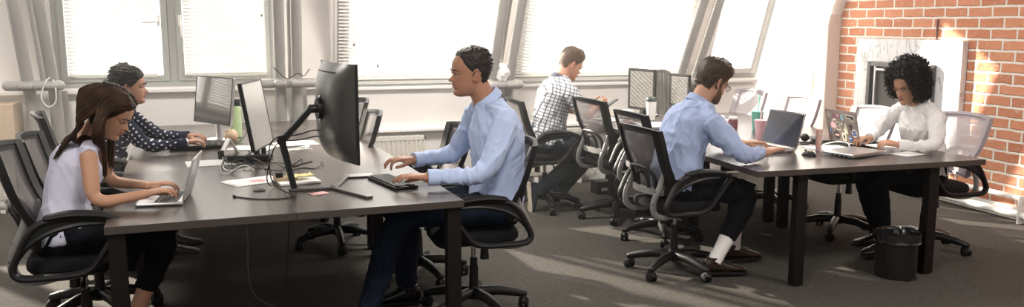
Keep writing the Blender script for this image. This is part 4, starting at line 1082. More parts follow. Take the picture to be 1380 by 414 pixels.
# --- bearded man in blue with glasses
r, body, Mh, O, arms, legs, shirt = person(dict(key='E', seed=5, s=1.05, hs=1.07, yaw=10, label='bearded man in a blue shirt, glasses and white socks, typing on the black screened laptop',
    pelvis=(2.505, 4.92, .575), neck=(2.635, 4.92, 1.085), head=(2.73, 4.93, 1.215), look=(12, 24), bulge=(-.10, 0, .02), wr=.010, loose=.020,
    shoulders=((2.70, 5.12, 1.01), (2.625, 4.735, 1.01)), elbows=((2.93, 5.22, .82), (2.775, 4.615, .80)), wrists=((3.085, 5.10, .795), (3.005, 4.705, .797)),
    hands=(dict(d=(1, -.1, .1), t=(0, -1, 0), curl=(.25, .5, .45)), dict(d=(1, .38, .16), t=(-.3, 1, 0), curl=(.2, .45, .4))),
    knees=((3.03, 5.06, .52), (2.975, 4.80, .54)), ankles=((2.995, 5.03, .115), (2.715, 4.77, .115)), feet=(((1, 0, -.03), (0, 0, 1)), ((1, -.1, -.03), (0, 0, 1))),
    shirt=M['blueshirt2'], sleeve=.94, collar=(.063, .042, .42, .04), pants=M['blackcloth'], shoe=M['shoebrown'], solem=M['blackm'], sock=True, hem=.88, leg=.014))
bm = BM(); short_hair(bm, Mh, [(0, .182), (.18, .178), (.27, .160), (.38, .135), (.45, .09), (.52, .06), (.55, .11), (.62, .075), (.75, .045), (1, .035)], [(0, .030), (.15, .024), (.3, .012), (.5, .007), (1, .012)], tufts=1300, comb=(.8, 0, .5), tl=.030, seed=12, topz=.022)
o = obj('hair', bm, M['hairmid'], r, origin=O); o.location = (0, 0, 0)
def beard(z, ph):
    p_ = abs((ph+PI) % (2*PI)-PI)/PI
    return -.004+.0065*sstep(.0, .01, z)*(1-sstep(interp([(0, .045), (.1, .050), (.2, .058), (.3, .075), (.42, .11), (1, .1)], p_)[0]-.01, interp([(0, .045), (.1, .050), (.2, .058), (.3, .075), (.42, .11), (1, .1)], p_)[0], z))*(1-sstep(.42, .48, p_))
bm = BM(); head_shell(bm, Mh, beard, 40, 60, False, 0, z0=.001, z1=.13); o = obj('beard', bm, mat('stubble', (.13, .07, .045), .8), r, origin=O); o.location = (0, 0, 0)
gl = None; bm = BM()
for s_ in (-1, 1):
    tube(bm, [Mh @ V((.104, s_*.034+.023*math.cos(q), .014+.017*math.sin(q)))-O for q in [2*PI*k/20 for k in range(20)]], .0013, 6, loop=True)
    tube(bm, [Mh @ V((.104, s_*.057, .016))-O, Mh @ V((.09, s_*.068, .018))-O, Mh @ V((-.005, s_*.080, .022))-O, Mh @ V((-.018, s_*.082, .005))-O], .0016, 6)
tube(bm, [Mh @ V((.105, -.011, .016))-O, Mh @ V((.109, 0, .020))-O, Mh @ V((.105, .011, .016))-O], .0013, 6)
gl = obj('glasses', bm, M['dgrey'], r)
for s_ in (-1, 1):
    bm = BM(); c_ = [Mh @ V((.104, s_*.034+.022*math.cos(2*PI*k/18), .014+.016*math.sin(2*PI*k/18)))-O for k in range(18)]; d_ = (Mh.to_3x3() @ V((.001, 0, 0)))
    loft(bm, [c_, [p+d_ for p in c_]]); obj('lens', bm, M['clear'], gl)

# --- woman with curly hair
r, body, Mh, O, arms, legs, shirt = person(dict(key='F', seed=6, s=.97, hs=1.0, fem=1, yaw=186, label='seated woman with black curly hair in a white shirt reading at the right desk',
    pelvis=(4.43, 4.97, .57), neck=(4.335, 4.95, 1.045), head=(4.225, 4.93, 1.165), look=(194, 22), bulge=(.06, 0, .01), wr=.011, loose=.024,
    shoulders=((4.345, 4.775, .975), (4.315, 5.125, .975)), elbows=((4.245, 4.66, .79), (4.20, 5.22, .80)), wrists=((4.035, 4.765, .80), (4.05, 5.07, .80)),
    hands=(dict(d=(-.8, .5, .1), n=(-.3, .5, -.7), t=(-.2, .4, 1), curl=(.6, .9, .7)), dict(d=(-1, -.2, .05), t=(0, -1, .2), curl=(.4, .6, .5))),
    knees=((3.965, 4.86, .575), (4.0, 5.06, .575)), ankles=((4.04, 4.84, .12), (4.16, 5.05, .12)), feet=(((-1, -.12, 0), (0, 0, 1)), ((-1, .1, 0), (0, 0, 1))),
    shirt=M['whiteshirt'], sleeve=1, collar=(.052, .032, .5, .035), pants=M['blackcloth'], shoe=M['shoeblack'], solem=M['blackm'], shoename='boot', high=.03))
rnd = random.Random(8); bm = BM()
def fF(z, ph):
    p_ = abs((ph+PI) % (2*PI)-PI)/PI; zl = interp([(0, .200), (.15, .194), (.25, .168), (.33, .10), (.4, .055), (.5, .03), (1, .01)], p_)[0]
    return -.006+sstep(zl-.004, zl+.012, z)*(interp([(0, .040), (.3, .034), (.5, .046), (1, .058)], p_)[0]+.016*sstep(.16, .22, z)+.012*noise.noise(V((math.cos(ph)*7, math.sin(ph)*7, z*60))))
head_shell(bm, Mh, fF, 60, 72, False, 1, z0=.012)
for _ in range(2100):
    z = rnd.uniform(.03, .232); ph = rnd.random()*2*PI; o_ = fF(z, ph)
    if o_ < .012: continue
    a = Mh @ head_point(z, ph, o_-.008, False); nr = (Mh @ head_point(z, ph, .03, False)-Mh @ head_point(z, ph, 0, False)).normalized(); L = rnd.uniform(.020, .050)
    d1 = nr.orthogonal().normalized(); d2 = nr.cross(d1); q0 = rnd.random()*6; rr = rnd.uniform(.005, .009); dn = V((0, 0, -rnd.uniform(.1, .9)))
    tube(bm, [a+(nr+dn*(k/9)).normalized()*L*k/9+(d1*math.cos(q0+k*1.3)+d2*math.sin(q0+k*1.3))*rr for k in range(10)], [.0030, .0030, .0022], 4)
# bob of curls down to the collar at the back and side
for _ in range(420):
    sd = rnd.choice((-1, 1, 1)); a = Mh @ V((rnd.uniform(-.13, -.005), sd*rnd.uniform(.04, .095) if rnd.random() < .75 else rnd.uniform(-.06, .06), rnd.uniform(-.02, .04))); L = rnd.uniform(.06, .115)
    q0 = rnd.random()*6; rr = rnd.uniform(.006, .011); n_ = 16
    tube(bm, [a+V((math.cos(q0+k*1.1)*rr, math.sin(q0+k*1.1)*rr, -L*k/n_)) for k in range(n_)], [.0035, .0035, .002], 5)
o = obj('curly_hair', bm, M['haircurl'], r, origin=O); o.location = (0, 0, 0)
# ------------------------------------------------------------------ things on the desks
DZ = .7405
M['mirror_screen'] = mat('reflecting_screen', (.06, .06, .06), .06, spec=1.0, coat=1.0)
M['blue_mirror'] = mat('blue_black_screen', (.006, .010, .028), .05, spec=.55)
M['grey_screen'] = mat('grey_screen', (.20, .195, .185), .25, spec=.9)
def frame_on(x, y, deg, z=DZ): return (x, y, z), math.radians(deg)
def laptop(label, x, y, deg, w_, d_, open_deg, lid, basem, keysm, screenm=None, z=DZ, th=.016, lidth=.007, name='laptop'):
    """local: hinge along y at x=0, keyboard towards -x (user at -x)"""
    t = thing(name, label, 'laptop', (x, y, z), math.radians(deg))
    bm = BM(); rbox(bm, -d_/2, 0, th/2+.002, d_, w_, th, .012); obj('base', bm, basem, t, bevel=0)
    bm = BM(); box(bm, -d_*.62, -d_*.10, -w_*.43, w_*.43, th+.001, th+.0025); kb = obj('keyboard_deck', bm, keysm, t, smooth=False)
    bm = BM()
    for r_ in range(5):
        for c in range(13):
            kx = -d_*.60+r_*d_*.098; ky = -w_*.425+c*w_*.0655; box(bm, kx, kx+d_*.08, ky, ky+w_*.053, th+.002, th+.0045)
    tag(obj('keys', bm, M['keys'], t, smooth=False))
    bm = BM(); box(bm, -d_*.95, -d_*.68, -w_*.16, w_*.16, th+.0015, th+.003); obj('touchpad', bm, basem, t, smooth=False)
    a = math.radians(open_deg); mt = Matrix.Translation((0, 0, th+.004)) @ Matrix.Rotation(-(PI/2-(a-PI/2))+PI/2, 4, 'Y')
    # lid rises from the hinge, tilted back by open_deg-90
    R_ = Matrix.Translation((0, 0, th)) @ Matrix.Rotation(a-PI/2, 4, 'Y')
    bm = BM(); rbox(bm, 0, 0, 0, d_, w_, lidth, .010, mtx=R_ @ Matrix.Translation((.0, 0, d_/2)) @ Matrix.Rotation(PI/2, 4, 'Y')); lidp = obj('lid', bm, lid, t)
    bm = BM(); box(bm, -lidth/2-.0012, -lidth/2-.0002, -w_*.475, w_*.475, d_*.05, d_*.96, mtx=R_); obj('screen', bm, screenm or M['screen'], t, smooth=False)
    bm = BM(); tube(bm, [(0, -w_*.4, th), (0, w_*.4, th)], .006, 8); obj('hinge', bm, M['black'], t)
    return t, R_, lidp
laptop('open silver laptop under the hands of the long haired woman', -.385, 4.45, -4, .30, .215, 106, M['alu'], M['alu'], M['alu'])
laptop('open laptop with a large black reflecting screen used by the bearded man', 3.40, 5.18, 6, .37, .25, 106, M['dgrey'], M['alu'], M['silverkeys'], M['blue_mirror'])
t, R_, lidp = laptop('open grey laptop whose lid is covered with round and shaped stickers', 3.965, 5.215, 180, .345, .24, 104, M['lidgrey'], M['black'], M['keys'])
# stickers: local lid plane  (y across, z up); outer side is +x of the lid frame
def sticker(cy, cz, pts, m, sc=1., lift=0, label=None):
    bm = BM(); a = [R_ @ V((.0036, cy+p[0]*sc, cz+p[1]*sc)) for p in pts]; b = [R_ @ V((.0044+lift, cy+p[0]*sc, cz+p[1]*sc)) for p in pts]
    loft(bm, [a, b]); o = obj('sticker', bm, m, lidp, smooth=False)
    if label: o['label'] = label
    return o
def ell(rx, ry, n_=18): return [(math.cos(2*PI*k/n_)*rx, math.sin(2*PI*k/n_)*ry) for k in range(n_)]
# seen from outside, photo-left is +y?  the outer side looks to -x in the room, so local y runs towards the camera's right
LW, LH = .345, .24
def sp(u, v): return (u-.5)*LW*.94, (1-v)*LH*.97+.004     # u from photo-left 0..1, v from top
def put(u, v, pts, m, sc=1, lift=0, label=None):
    cy, cz = sp(u, v); return sticker(cy, cz, [(p[0], p[1]) for p in pts], m, sc, lift, label)
put(.10, .17, ell(.019, .021), M['creamst'], label='round cream sticker with dark centre'); put(.10, .17, ell(.013, .016), M['darkst'], lift=.0004); put(.10, .17, ell(.007, .011), M['pinkst'], lift=.0008)
put(.26, .22, [(-.02, -.02), (.02, -.022), (.024, -.008), (.010, .002), (.016, .02), (-.012, .018), (-.02, 0)], M['purpst'], label='dark purple figure sticker'); put(.27, .31, ell(.020, .007), M['palest'], lift=.0003)
put(.40, .16, ell(.022, .022), M['purpst'], label='round plum sticker'); put(.40, .16, ell(.012, .013), M['pinkst'], lift=.0005)
put(.55, .20, [(-.014, -.018), (0, -.026), (.016, -.016), (.012, 0), (.020, .012), (.004, .012), (-.004, .028), (-.014, .010), (-.022, .008)], M['cyanst'], label='cyan spiky sticker')
put(.82, .16, [(-.048, -.012), (-.005, -.014), (.018, -.034), (.036, -.030), (.044, -.010), (.040, .012), (.012, .014), (-.048, .016)], M['palest'], label='long pale outlined sticker with a knob'); put(.82, .16, [(-.042, -.006), (.002, -.008), (.020, -.026), (.034, -.022), (.038, -.006), (.034, .006), (-.042, .010)], M['darkst'], lift=.0005)
put(.20, .48, [(-.024, -.022), (.022, -.024), (.026, -.006), (.020, .012), (.006, .014), (.004, .030), (-.006, .030), (-.008, .014), (-.026, .010)], M['pinkst'], 1.05, label='pink castle shaped sticker')
put(.37, .50, [(-.020, -.028), (.020, -.028), (.020, .028), (-.020, .028)], M['creamst'], label='upright framed sticker'); put(.37, .50, [(-.016, -.023), (.016, -.023), (.016, .023), (-.016, .023)], M['darkst'], lift=.0005); put(.37, .50, ell(.008, .016), M['lidgrey'], lift=.0009)
put(.50, .42, ell(.010, .011), M['palest'], label='small round pale sticker')
put(.62, .55, [(-.018, -.040), (.018, -.040), (.020, -.004), (.012, .014), (.008, .036), (-.008, .036), (-.012, .014), (-.020, -.004)], M['creamst'], label='tall cream bottle shaped sticker'); put(.62, .62, ell(.010, .014), M['palest'], lift=.0005)
put(.80, .48, [(-.022, .010), (.0, .024), (.022, .010), (.010, -.006), (.004, -.030), (-.006, -.010)], M['darkst'], label='dark clover sticker')
put(.08, .66, [(-.014, -.018), (.018, -.014), (.010, .004), (.004, .028), (-.008, .010)], M['bluest'], .9, label='small blue mountain sticker')
put(.29, .80, ell(.034, .034, 24), M['darkst'], label='round dark sticker with a red band'); put(.29, .80, [(-.022, -.007), (.022, -.007), (.022, .007), (-.022, .007)], M['pinkst'], lift=.0006)
put(.53, .83, [(-.024, .010), (-.014, -.026), (.012, -.030), (.024, .004), (.008, .030), (-.012, .030)], M['creamst'], label='pale six cornered sticker'); put(.53, .83, [(-.013, .006), (-.008, -.016), (.008, -.018), (.014, .004), (.004, .018), (-.008, .018)], M['dgrey'], lift=.0005)
put(.90, .66, ell(.029, .030, 24), M['palest'], label='round white sticker with a blue emblem'); put(.90, .66, [(-.022, -.016), (.020, -.018), (.022, -.002), (.012, .018), (-.010, .020), (-.020, .004)], M['bluest'], lift=.0006); put(.90, .665, [(-.018, -.002), (.018, -.003), (.018, .001), (-.018, .002)], M['palest'], lift=.001)
put(.74, .86, [(-.020, .018), (.020, .018), (.020, 0), (.0, -.024), (-.020, 0)], M['bluest'], .9, label='blue shield sticker'); put(.74, .84, [(-.016, .004), (.016, .004), (.016, -.003), (-.016, -.003)], M['palest'], .9, lift=.0005)
put(.93, .89, [(-.030, -.022), (.018, -.022), (.018, .020), (-.030, .022)], M['redst'], label='red corner sticker'); put(.93, .90, [(-.018, -.010), (.010, -.006), (.006, .010), (-.014, .008)], M['palest'], lift=.0005)

# closed laptop on the right desk
t = thing('closed_laptop', 'closed silver laptop lying on papers near the front edge of the right desk', 'laptop', (3.715, 4.80, DZ+.004), math.radians(18))
bm = BM(); rbox(bm, 0, 0, .009, .37, .26, .010, .014); obj('base', bm, M['alu'], t)
bm = BM(); rbox(bm, 0, 0, .0185, .37, .26, .008, .014); obj('lid', bm, M['alu'], t)
for k in range(4):
    bm = BM(); box(bm, -.186, -.1845, -.09+k*.035, -.072+k*.035, .006, .012); obj('port', bm, M['black'], t, smooth=False)
def sheet(name, label, x, y, deg, w_, d_, z=DZ, m=None, n_=6, group=None, cat='paper', curl=.004):
    bm = BM(); g = [[bm.verts.new((-w_/2+w_*i/n_, -d_/2+d_*j/n_, curl*max(0, noise.noise(V((x+i*.5, y+j*.5, 3))))*(1 if (i in (0, n_) or j in (0, n_)) else .3)+.0006)) for j in range(n_+1)] for i in range(n_+1)]
    for i in range(n_):
        for j in range(n_): bm.faces.new((g[i][j], g[i+1][j], g[i+1][j+1], g[i][j+1]))
    o = obj(name, bm, m or M['paper'], recalc=False); o.location = (x, y, z); o.rotation_euler = (0, 0, math.radians(deg))
    so = o.modifiers.new('s', 'SOLIDIFY'); so.thickness = .0008; so.offset = 1
    return tag(o, label, cat, group)
# --- left desks
p = sheet('paper_sheet', 'white sheet with a faded red stamp lying between the laptop and the monitor stand', -.075, 4.875, 28, .30, .21)
for k in range(3):
    bm = BM(); box(bm, -.02, .055, -.03+k*.022, -.015+k*.022, .0022, .0028); obj('red_stamp', bm, M['pinkprint'], p, smooth=False)
bm = BM(); box(bm, .0, .07, -.045, -.04, .0022, .0028); obj('red_stamp', bm, M['red'], p, smooth=False)
sheet('paper_sheet', 'white sheet showing under the tangle of cables', -.31, 5.60, 8, .34, .24)
sheet('paper_sheet', 'white sheet in front of the green bottle', -.10, 6.20, -20, .30, .21)
sheet('paper_sheet', 'white sheet lying past the monitor stand near the desk seam', .20, 6.35, 10, .30, .24)
sheet('paper_sheet', 'small pale red card lying at the corner of the monitor stand foot', .245, 4.42, 30, .09, .07, m=M['pinkprint'])
t = thing('notebook', 'small white notebook lying by the monitor stand', 'notebook', (.155, 4.77, DZ), math.radians(12))
bm = BM(); rbox(bm, 0, 0, .007, .22, .15, .013, .006); obj('pages', bm, M['paper'], t)
t = thing('wooden_block', 'small tan wooden tray under the yellow note by the monitor stand', 'tray', (.09, 4.80, DZ+.0145), math.radians(8))
bm = BM(); rbox(bm, 0, 0, .008, .12, .08, .016, .004); obj('tray', bm, M['manila'], t)
bm = BM(); rbox(bm, -.03, .0, .028, .04, .05, .025, .006); tag(obj('black_clip', bm, M['black'], origin=(0, 0, 0)), 'black binder clip standing on the tan tray', 'clip').location = (.09, 4.80, DZ+.0145)
n1 = sheet('sticky_note', 'curled yellow sticky note beside the monitor arm', .17, 4.80, 35, .13, .08, z=DZ+.0315, m=M['yellow'], curl=.04)
bm = BM(); lathe(bm, [(.002, 0), (.03, 0), (.032, .002), (.026, .005), (.002, .005)], (0, 0, 0), 24); o = obj('cable_grommet', bm, M['black']); o.location = (-.045, 4.585, DZ); tag(o, 'round black cable grommet set in the near left desk', 'grommet')

def monitor_curved():
    t = thing('curved_monitor', 'large black curved monitor seen from behind on its angled arm stand', 'monitor', (.13, 4.54, DZ))
    # screen spans near edge (.44,4.25) to far edge (.32,4.85); faces right
    a, b = V((.445-.13, 4.25-4.54, 0)), V((.325-.13, 4.85-4.54, 0)); ax = (b-a).normalized(); nf = V((ax.y, -ax.x, 0))   # nf points to +x: the viewing side
    zb, zt = .905-DZ, 1.40-DZ; n_ = 16; out = []; inn = []
    W_ = (b-a).length
    def at(u, z, back): 
        bend = .035*(1-(2*u-1)**2); e = 1-(2*u-1)**4; h = 1-((z-zb)/(zt-zb)*2-1)**4
        return a+ax*u*W_-nf*(bend+.010)*1+(-nf*(.006+.060*e*h) if back else V())+V((0, 0, z))
    bm = BM(); m_ = 12
    G = [[[bm.verts.new(at(i/n_, zb+(zt-zb)*j/m_, s)) for j in range(m_+1)] for i in range(n_+1)] for s in (0, 1)]
    for i in range(n_):
        for j in range(m_): bm.faces.new((G[1][i][j], G[1][i+1][j], G[1][i+1][j+1], G[1][i][j+1])); bm.faces.new((G[0][i][j], G[0][i+1][j], G[0][i+1][j+1], G[0][i][j+1]))
        for j in (0, m_): bm.faces.new((G[0][i][j], G[0][i+1][j], G[1][i+1][j], G[1][i][j]))
    for j in range(m_):
        for i in (0, n_): bm.faces.new((G[0][i][j], G[0][i][j+1], G[1][i][j+1], G[1][i][j]))
    hs = obj('housing', bm, M['dgrey2'], t)
    bm = BM(); g = [[bm.verts.new(at(.02+.96*i/n_, zb+.02+(zt-zb-.04)*j, 0)+nf*.0015) for j in (0, 1)] for i in range(n_+1)]
    for i in range(n_): bm.faces.new((g[i][0], g[i+1][0], g[i+1][1], g[i][1]))
    obj('screen', bm, M['screen'], t, recalc=False)
    for u in (0, 1): bm = BM(); tube(bm, [at(u, zb, 0)-nf*.003, at(u, zt, 0)-nf*.003], .008, 8); obj('side_bezel', bm, M['black'], t)
    bm = BM(); tube(bm, [at(.25+.5*k/8, zt-.045, 1)-nf*.0015 for k in range(9)], .0035, 6); obj('top_vent', bm, M['black'], t)
    c = at(.5, 1.165-DZ, 1); 
    bm = BM(); tube(bm, [c+nf*.02, c-nf*.022], .052, 20); tube(bm, [c-nf*.02, c-nf*.06], .022, 12); obj('mount_plate', bm, M['black'], t)
    bm = BM(); tube(bm, [c+V((0, 0, .058))-nf*.004, c+V((0, 0, .062))-nf*.004], .008, 8, ball=True); tube(bm, [c-V((0, 0, .058))-nf*.004, c-V((0, 0, .062))-nf*.004], .008, 8, ball=True); obj('mount_screw', bm, M['chrome'], t)
    j_ = V((.075-.13, 0, 1.005-DZ)); k_ = c-nf*.055+V((0, 0, 0))
    def bar(name, p, q, w1_, w2_, m):
        bm_ = BM(); d = (q-p).normalized(); l = V((0, 1, 0)); l = (l-d*l.dot(d)).normalized(); f = d.cross(l)
        loft(bm_, [[P_+l*sx*ww+f*sy*ww*.75 for sx, sy in ((1, .6), (.6, 1), (-.6, 1), (-1, .6), (-1, -.6), (-.6, -1), (.6, -1), (1, -.6))] for P_, ww in ((p, w1_), (q, w2_))])
        return obj(name, bm_, m, t)
    bar('upright', V((0, 0, .008)), j_, .021, .024, M['black']); bar('arm', j_-V((.008, 0, .012)), k_, .026, .022, M['black'])
    bm = BM(); tube(bm, [j_-V((0, .026, 0)), j_+V((0, .026, 0))], .024, 16); obj('elbow_joint', bm, M['black'], t)
    # flat Y shaped foot
    hub = V((.325-.13, 4.53-4.54, 0))
    bm = BM()
    for p, q, ww in ((V((-.03, 0, 0)), hub, .034), (hub, V((.475-.13, 4.235-4.54, 0)), .020), (hub, V((.42-.13, 4.845-4.54, 0)), .020)):
        d = (q-p).normalized(); l = V((-d.y, d.x, 0)); loft(bm, [[p+l*ww+V((0, 0, z)), p-l*ww+V((0, 0, z)), q-l*min(ww, .020)+d*.012+V((0, 0, z)), q+l*min(ww, .020)+d*.012+V((0, 0, z))] for z in (.0, .014)])
    obj('foot', bm, M['dgrey'], t, smooth=False, bevel=.003)
    return t, c, j_
M['dgrey2'] = mat('gloss_black_housing', (.045, .044, .043), .30, spec=.7)
mt_, mc_, mj_ = monitor_curved()
def flat_monitor(label, A, B_, zb, zt, base, back=-1, tilt=0., frame=.012, mat_front=None, stand='plain', th=.022, chin=0, standm=None):
    """thin monitor whose panel runs from A to B_; the screen side is on the left of the direction A->B_"""
    a, b = V((*A, 0)), V((*B_, 0)); ax = (b-a).normalized(); nf = V((-ax.y, ax.x, 0)); c = (a+b)/2
    t = thing('monitor', label, 'monitor', (base[0], base[1], DZ)); O = V((base[0], base[1], 0)); W_ = (b-a).length/2; up = (V((0, 0, 1))-nf*math.tan(tilt)).normalized(); nn = (nf-up*nf.dot(up)).normalized()
    mtx = Matrix.Translation(c-O+V((0, 0, zb-DZ))) @ Matrix(((ax.x, nn.x, up.x, 0), (ax.y, nn.y, up.y, 0), (ax.z, nn.z, up.z, 0), (0, 0, 0, 1))); H_ = (zt-zb)/up.z
    bm = BM(); box(bm, -W_, W_, -th, 0, 0, H_, mtx=mtx); obj('housing', bm, standm or M['black'], t, smooth=False, bevel=.003)
    bm = BM(); box(bm, -W_, W_, .0, .004, 0, frame+chin, mtx=mtx); box(bm, -W_, W_, 0, .004, H_-frame, H_, mtx=mtx); box(bm, -W_, -W_+frame, 0, .004, frame, H_-frame, mtx=mtx); box(bm, W_-frame, W_, 0, .004, frame, H_-frame, mtx=mtx)
    obj('bezel', bm, M['black'], t, smooth=False)
    bm = BM(); box(bm, -W_+frame, W_-frame, .0005, .002, frame+chin, H_-frame, mtx=mtx); obj('screen', bm, mat_front or M['screen'], t, smooth=False)
    bm = BM(); s0 = mtx @ V((0, -th-.015, H_*.35)); tube(bm, [(0, 0, .01), (s0.x*.4, s0.y*.4, s0.z*.5), s0, mtx @ V((0, -th+.002, H_*.42))], [.020, .018, .016], 10, lat=ax, flat=1.5); obj('stand_neck', bm, standm or M['black'], t)
    bm = BM(); rbox(bm, 0, 0, .005, .17, .20, .010, .03); o = obj('stand_foot', bm, standm or M['black'], t); o.rotation_euler = (0, 0, math.atan2(nf.y, nf.x))
    return t
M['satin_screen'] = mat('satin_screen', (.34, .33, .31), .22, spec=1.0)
flat_monitor('flat monitor with silver stand beside the green bottle, its screen mirroring the blinds', (-.245, 6.45), (-.515, 6.86), .87, 1.21, (-.33, 6.66), mat_front=M['mirror_screen'], frame=.007, tilt=.13, standm=M['alu'])
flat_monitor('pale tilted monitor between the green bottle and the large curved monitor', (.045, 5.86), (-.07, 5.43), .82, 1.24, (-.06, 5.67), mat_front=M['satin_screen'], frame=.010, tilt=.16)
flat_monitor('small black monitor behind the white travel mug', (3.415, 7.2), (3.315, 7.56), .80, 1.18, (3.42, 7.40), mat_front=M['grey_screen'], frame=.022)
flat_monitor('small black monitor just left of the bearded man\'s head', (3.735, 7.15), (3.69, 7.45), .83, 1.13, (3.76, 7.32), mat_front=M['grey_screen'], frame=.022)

# keyboard of the man
t = thing('keyboard', 'black keyboard under the hands of the man in the light blue shirt', 'keyboard', (.645, 4.60, DZ), math.radians(14))
bm = BM(); rbox(bm, 0, 0, .009, .135, .40, .014, .006); obj('case', bm, M['black'], t)
bm = BM()
for r_ in range(5):
    for c in range(15): box(bm, -.056+r_*.0225, -.038+r_*.0225, -.188+c*.0252, -.167+c*.0252, .016, .022)
obj('keys', bm, M['keys'], t, smooth=False)
t = thing('tablet', 'thin dark tablet lying on the desk in front of the keyboard', 'tablet', (.495, 4.86, DZ), math.radians(2))
bm = BM(); rbox(bm, 0, 0, .005, .17, .10, .009, .008); obj('case', bm, M['black'], t)
bm = BM(); box(bm, -.078, .078, -.044, .044, .0095, .0102); obj('screen', bm, M['satin_screen'], t, smooth=False)
# desk phone / drawing pad in front of the polka dot woman
t = thing('desk_device', 'flat black and silver device in front of the woman in the polka dot shirt', 'device', (-.475, 6.36, DZ), math.radians(4))
bm = BM(); rbox(bm, 0, 0, .014, .34, .30, .026, .01); obj('case', bm, M['black'], t)
bm = BM(); box(bm, -.155, .03, -.12, .13, .0268, .0285); obj('screen', bm, M['satin_screen'], t, smooth=False)
bm = BM()
for i in range(3):
    for j in range(4): box(bm, .05+i*.033, .074+i*.033, -.11+j*.05, -.08+j*.05, .0268, .031)
obj('buttons', bm, M['keys'], t, smooth=False)
# green bottle, ball, white stands
t = thing('bottle', 'light green drinking bottle with black cap behind the left monitor', 'bottle', (-.215, 6.84, DZ))
bm = BM(); lathe(bm, [(.03, 0), (.040, .004), (.041, .10), (.038, .19), (.036, .235), (.03, .245)]); obj('body', bm, M['green'], t)
bm = BM(); lathe(bm, [(.036, .24), (.038, .245), (.038, .285), (.034, .292), (.01, .294)]); obj('cap', bm, M['black'], t)
bm = BM(); tube(bm, [(.03, 0, .285), (.045, 0, .275), (.046, 0, .25)], .004, 6); obj('cap_loop', bm, M['black'], t)
t = thing('apple', 'round yellowish fruit with reddish stripes beside the green bottle', 'fruit', (-.245, 6.58, DZ))
bm = BM(); lathe(bm, [(.008, .004), (.028, 0), (.044, .018), (.050, .045), (.044, .072), (.026, .088), (.008, .082), (.003, .080)]); obj('flesh', bm, M['beige'], t)
bm = BM(); tube(bm, [(0, 0, .08), (.004, 0, .10), (.014, 0, .135)], .0022, 6); obj('stem', bm, M['iris'], t)
t = thing('phone_stand', 'white folded tent shaped stand in front of the flat monitor', 'stand', (-.24, 6.02, DZ), math.radians(20))
bm = BM()
for s in (-1, 1): 
    l = V((s*.055, 0, 0)); loft(bm, [[V((s*.004, y, .095)), V((-s*.004, y, .090)), l+V((-s*.006, y-0, 0)), l+V((s*.002, y, 0))] for y in (-.035, .035)])
obj('folded_sheet', bm, M['white'], t, smooth=False)
t = thing('white_adapter', 'white boxy power adapter behind the pale tilted monitor', 'adapter', (-.095, 6.95, DZ)); 
bm = BM(); rbox(bm, 0, 0, .065, .07, .07, .11, .012); obj('case', bm, M['white'], t)
bm = BM(); tube(bm, [(0, 0, .118), (0, 0, .17)], .003, 6); obj('antenna', bm, M['white'], t)
bm = BM(); rbox(bm, 0, 0, .005, .09, .09, .010, .012); obj('foot', bm, M['black'], t)
t = thing('power_strip', 'black power strip lying among the cables behind the monitor stand', 'power strip', (-.11, 5.60, DZ), math.radians(-8))
bm = BM(); rbox(bm, 0, 0, .021, .26, .055, .038, .006); obj('case', bm, M['black'], t)
for k in range(3):
    bm = BM(); cyl(bm, (-.08+k*.08, 0), .017, .040, .043, 16); obj('socket', bm, M['blackm'], t)
t = thing('charger', 'small black charger plug standing on the sheet by the power strip', 'charger', (-.28, 5.72, DZ+.003), math.radians(10))
bm = BM(); rbox(bm, 0, 0, .028, .035, .03, .055, .006); obj('case', bm, M['black'], t)
bm = BM(); tube(bm, catmull([(0, 0, .004), (.05, -.03, .002), (.12, -.08, .002)], 4), .002, 6); obj('lead', bm, M['black'], t)
t = thing('charger', 'small black charger block hanging over the cables near the pale monitor', 'charger', (-.02, 5.78, DZ), math.radians(10))
bm = BM(); rbox(bm, 0, 0, .03, .03, .028, .06, .006); obj('case', bm, M['black'], t)
# cables
def cable(label, pts, r_=.0028, m=None, name='cable', cat='cable', group=None):
    pts = [V(p) for p in pts]; o0 = pts[0].copy(); bm = BM(); tube(bm, [p-o0 for p in catmull(pts, 6)], r_, 6); o = obj(name, bm, m or M['black']); o.location = o0; return tag(o, label, cat, group)
Z_ = DZ+.003
cable('black cable running from the back of the large monitor down its arm to the desk', [(.325, 4.60, 1.02), (.25, 4.56, 1.05), (.15, 4.50, 1.035), (.06, 4.49, 1.03), (.015, 4.50, .98), (.01, 4.50, .86), (.03, 4.47, .79), (.10, 4.42, .747), (.13, 4.37, Z_), (.05, 4.33, Z_), (-.07, 4.36, Z_), (-.16, 4.44, Z_)], .0032)
cable('second black cable looping from the large monitor around its arm joint', [(.325, 4.62, 1.00), (.26, 4.58, 1.015), (.16, 4.50, 1.01), (.06, 4.49, 1.00), (.02, 4.49, .93), (-.005, 4.52, .82), (.01, 4.62, .76), (.05, 4.72, .75), (.02, 4.86, .745)], .0032)
t = thing('cable_plug', 'black cable plug lying on the desk in front of the round grommet', 'plug', (-.165, 4.445, DZ), math.radians(100))
bm = BM(); rbox(bm, 0, 0, .006, .034, .013, .010, .003); obj('case', bm, M['black'], t)
bm = BM(); rbox(bm, .024, 0, .006, .014, .009, .006, .001); obj('metal_tip', bm, M['alu'], t)
rnd = random.Random(21)
for k in range(10):     # the tangle around the power strip
    x, y = rnd.uniform(-.22, .10), rnd.uniform(5.2, 5.62); q = rnd.random()*6; pts = []; nn = rnd.randint(6, 9)
    for i in range(nn):
        q += rnd.uniform(.5, 1.3)*rnd.choice((1, 1, 1, -1)); x = max(-.26, min(.20, x+math.cos(q)*.09)); y = max(5.15, min(5.75, y+math.sin(q)*.10)); pts.append((x, y, Z_+rnd.choice((0, .006, .02, .045))*(0 < i < nn-1)))
    cable('one of the %s cables heaped around the power strip' % ('black' if k % 5 else 'white'), pts, .0028, M['black'] if k % 5 else M['white'], group='cables in the %s heap' % ('black' if k % 5 else 'white'))
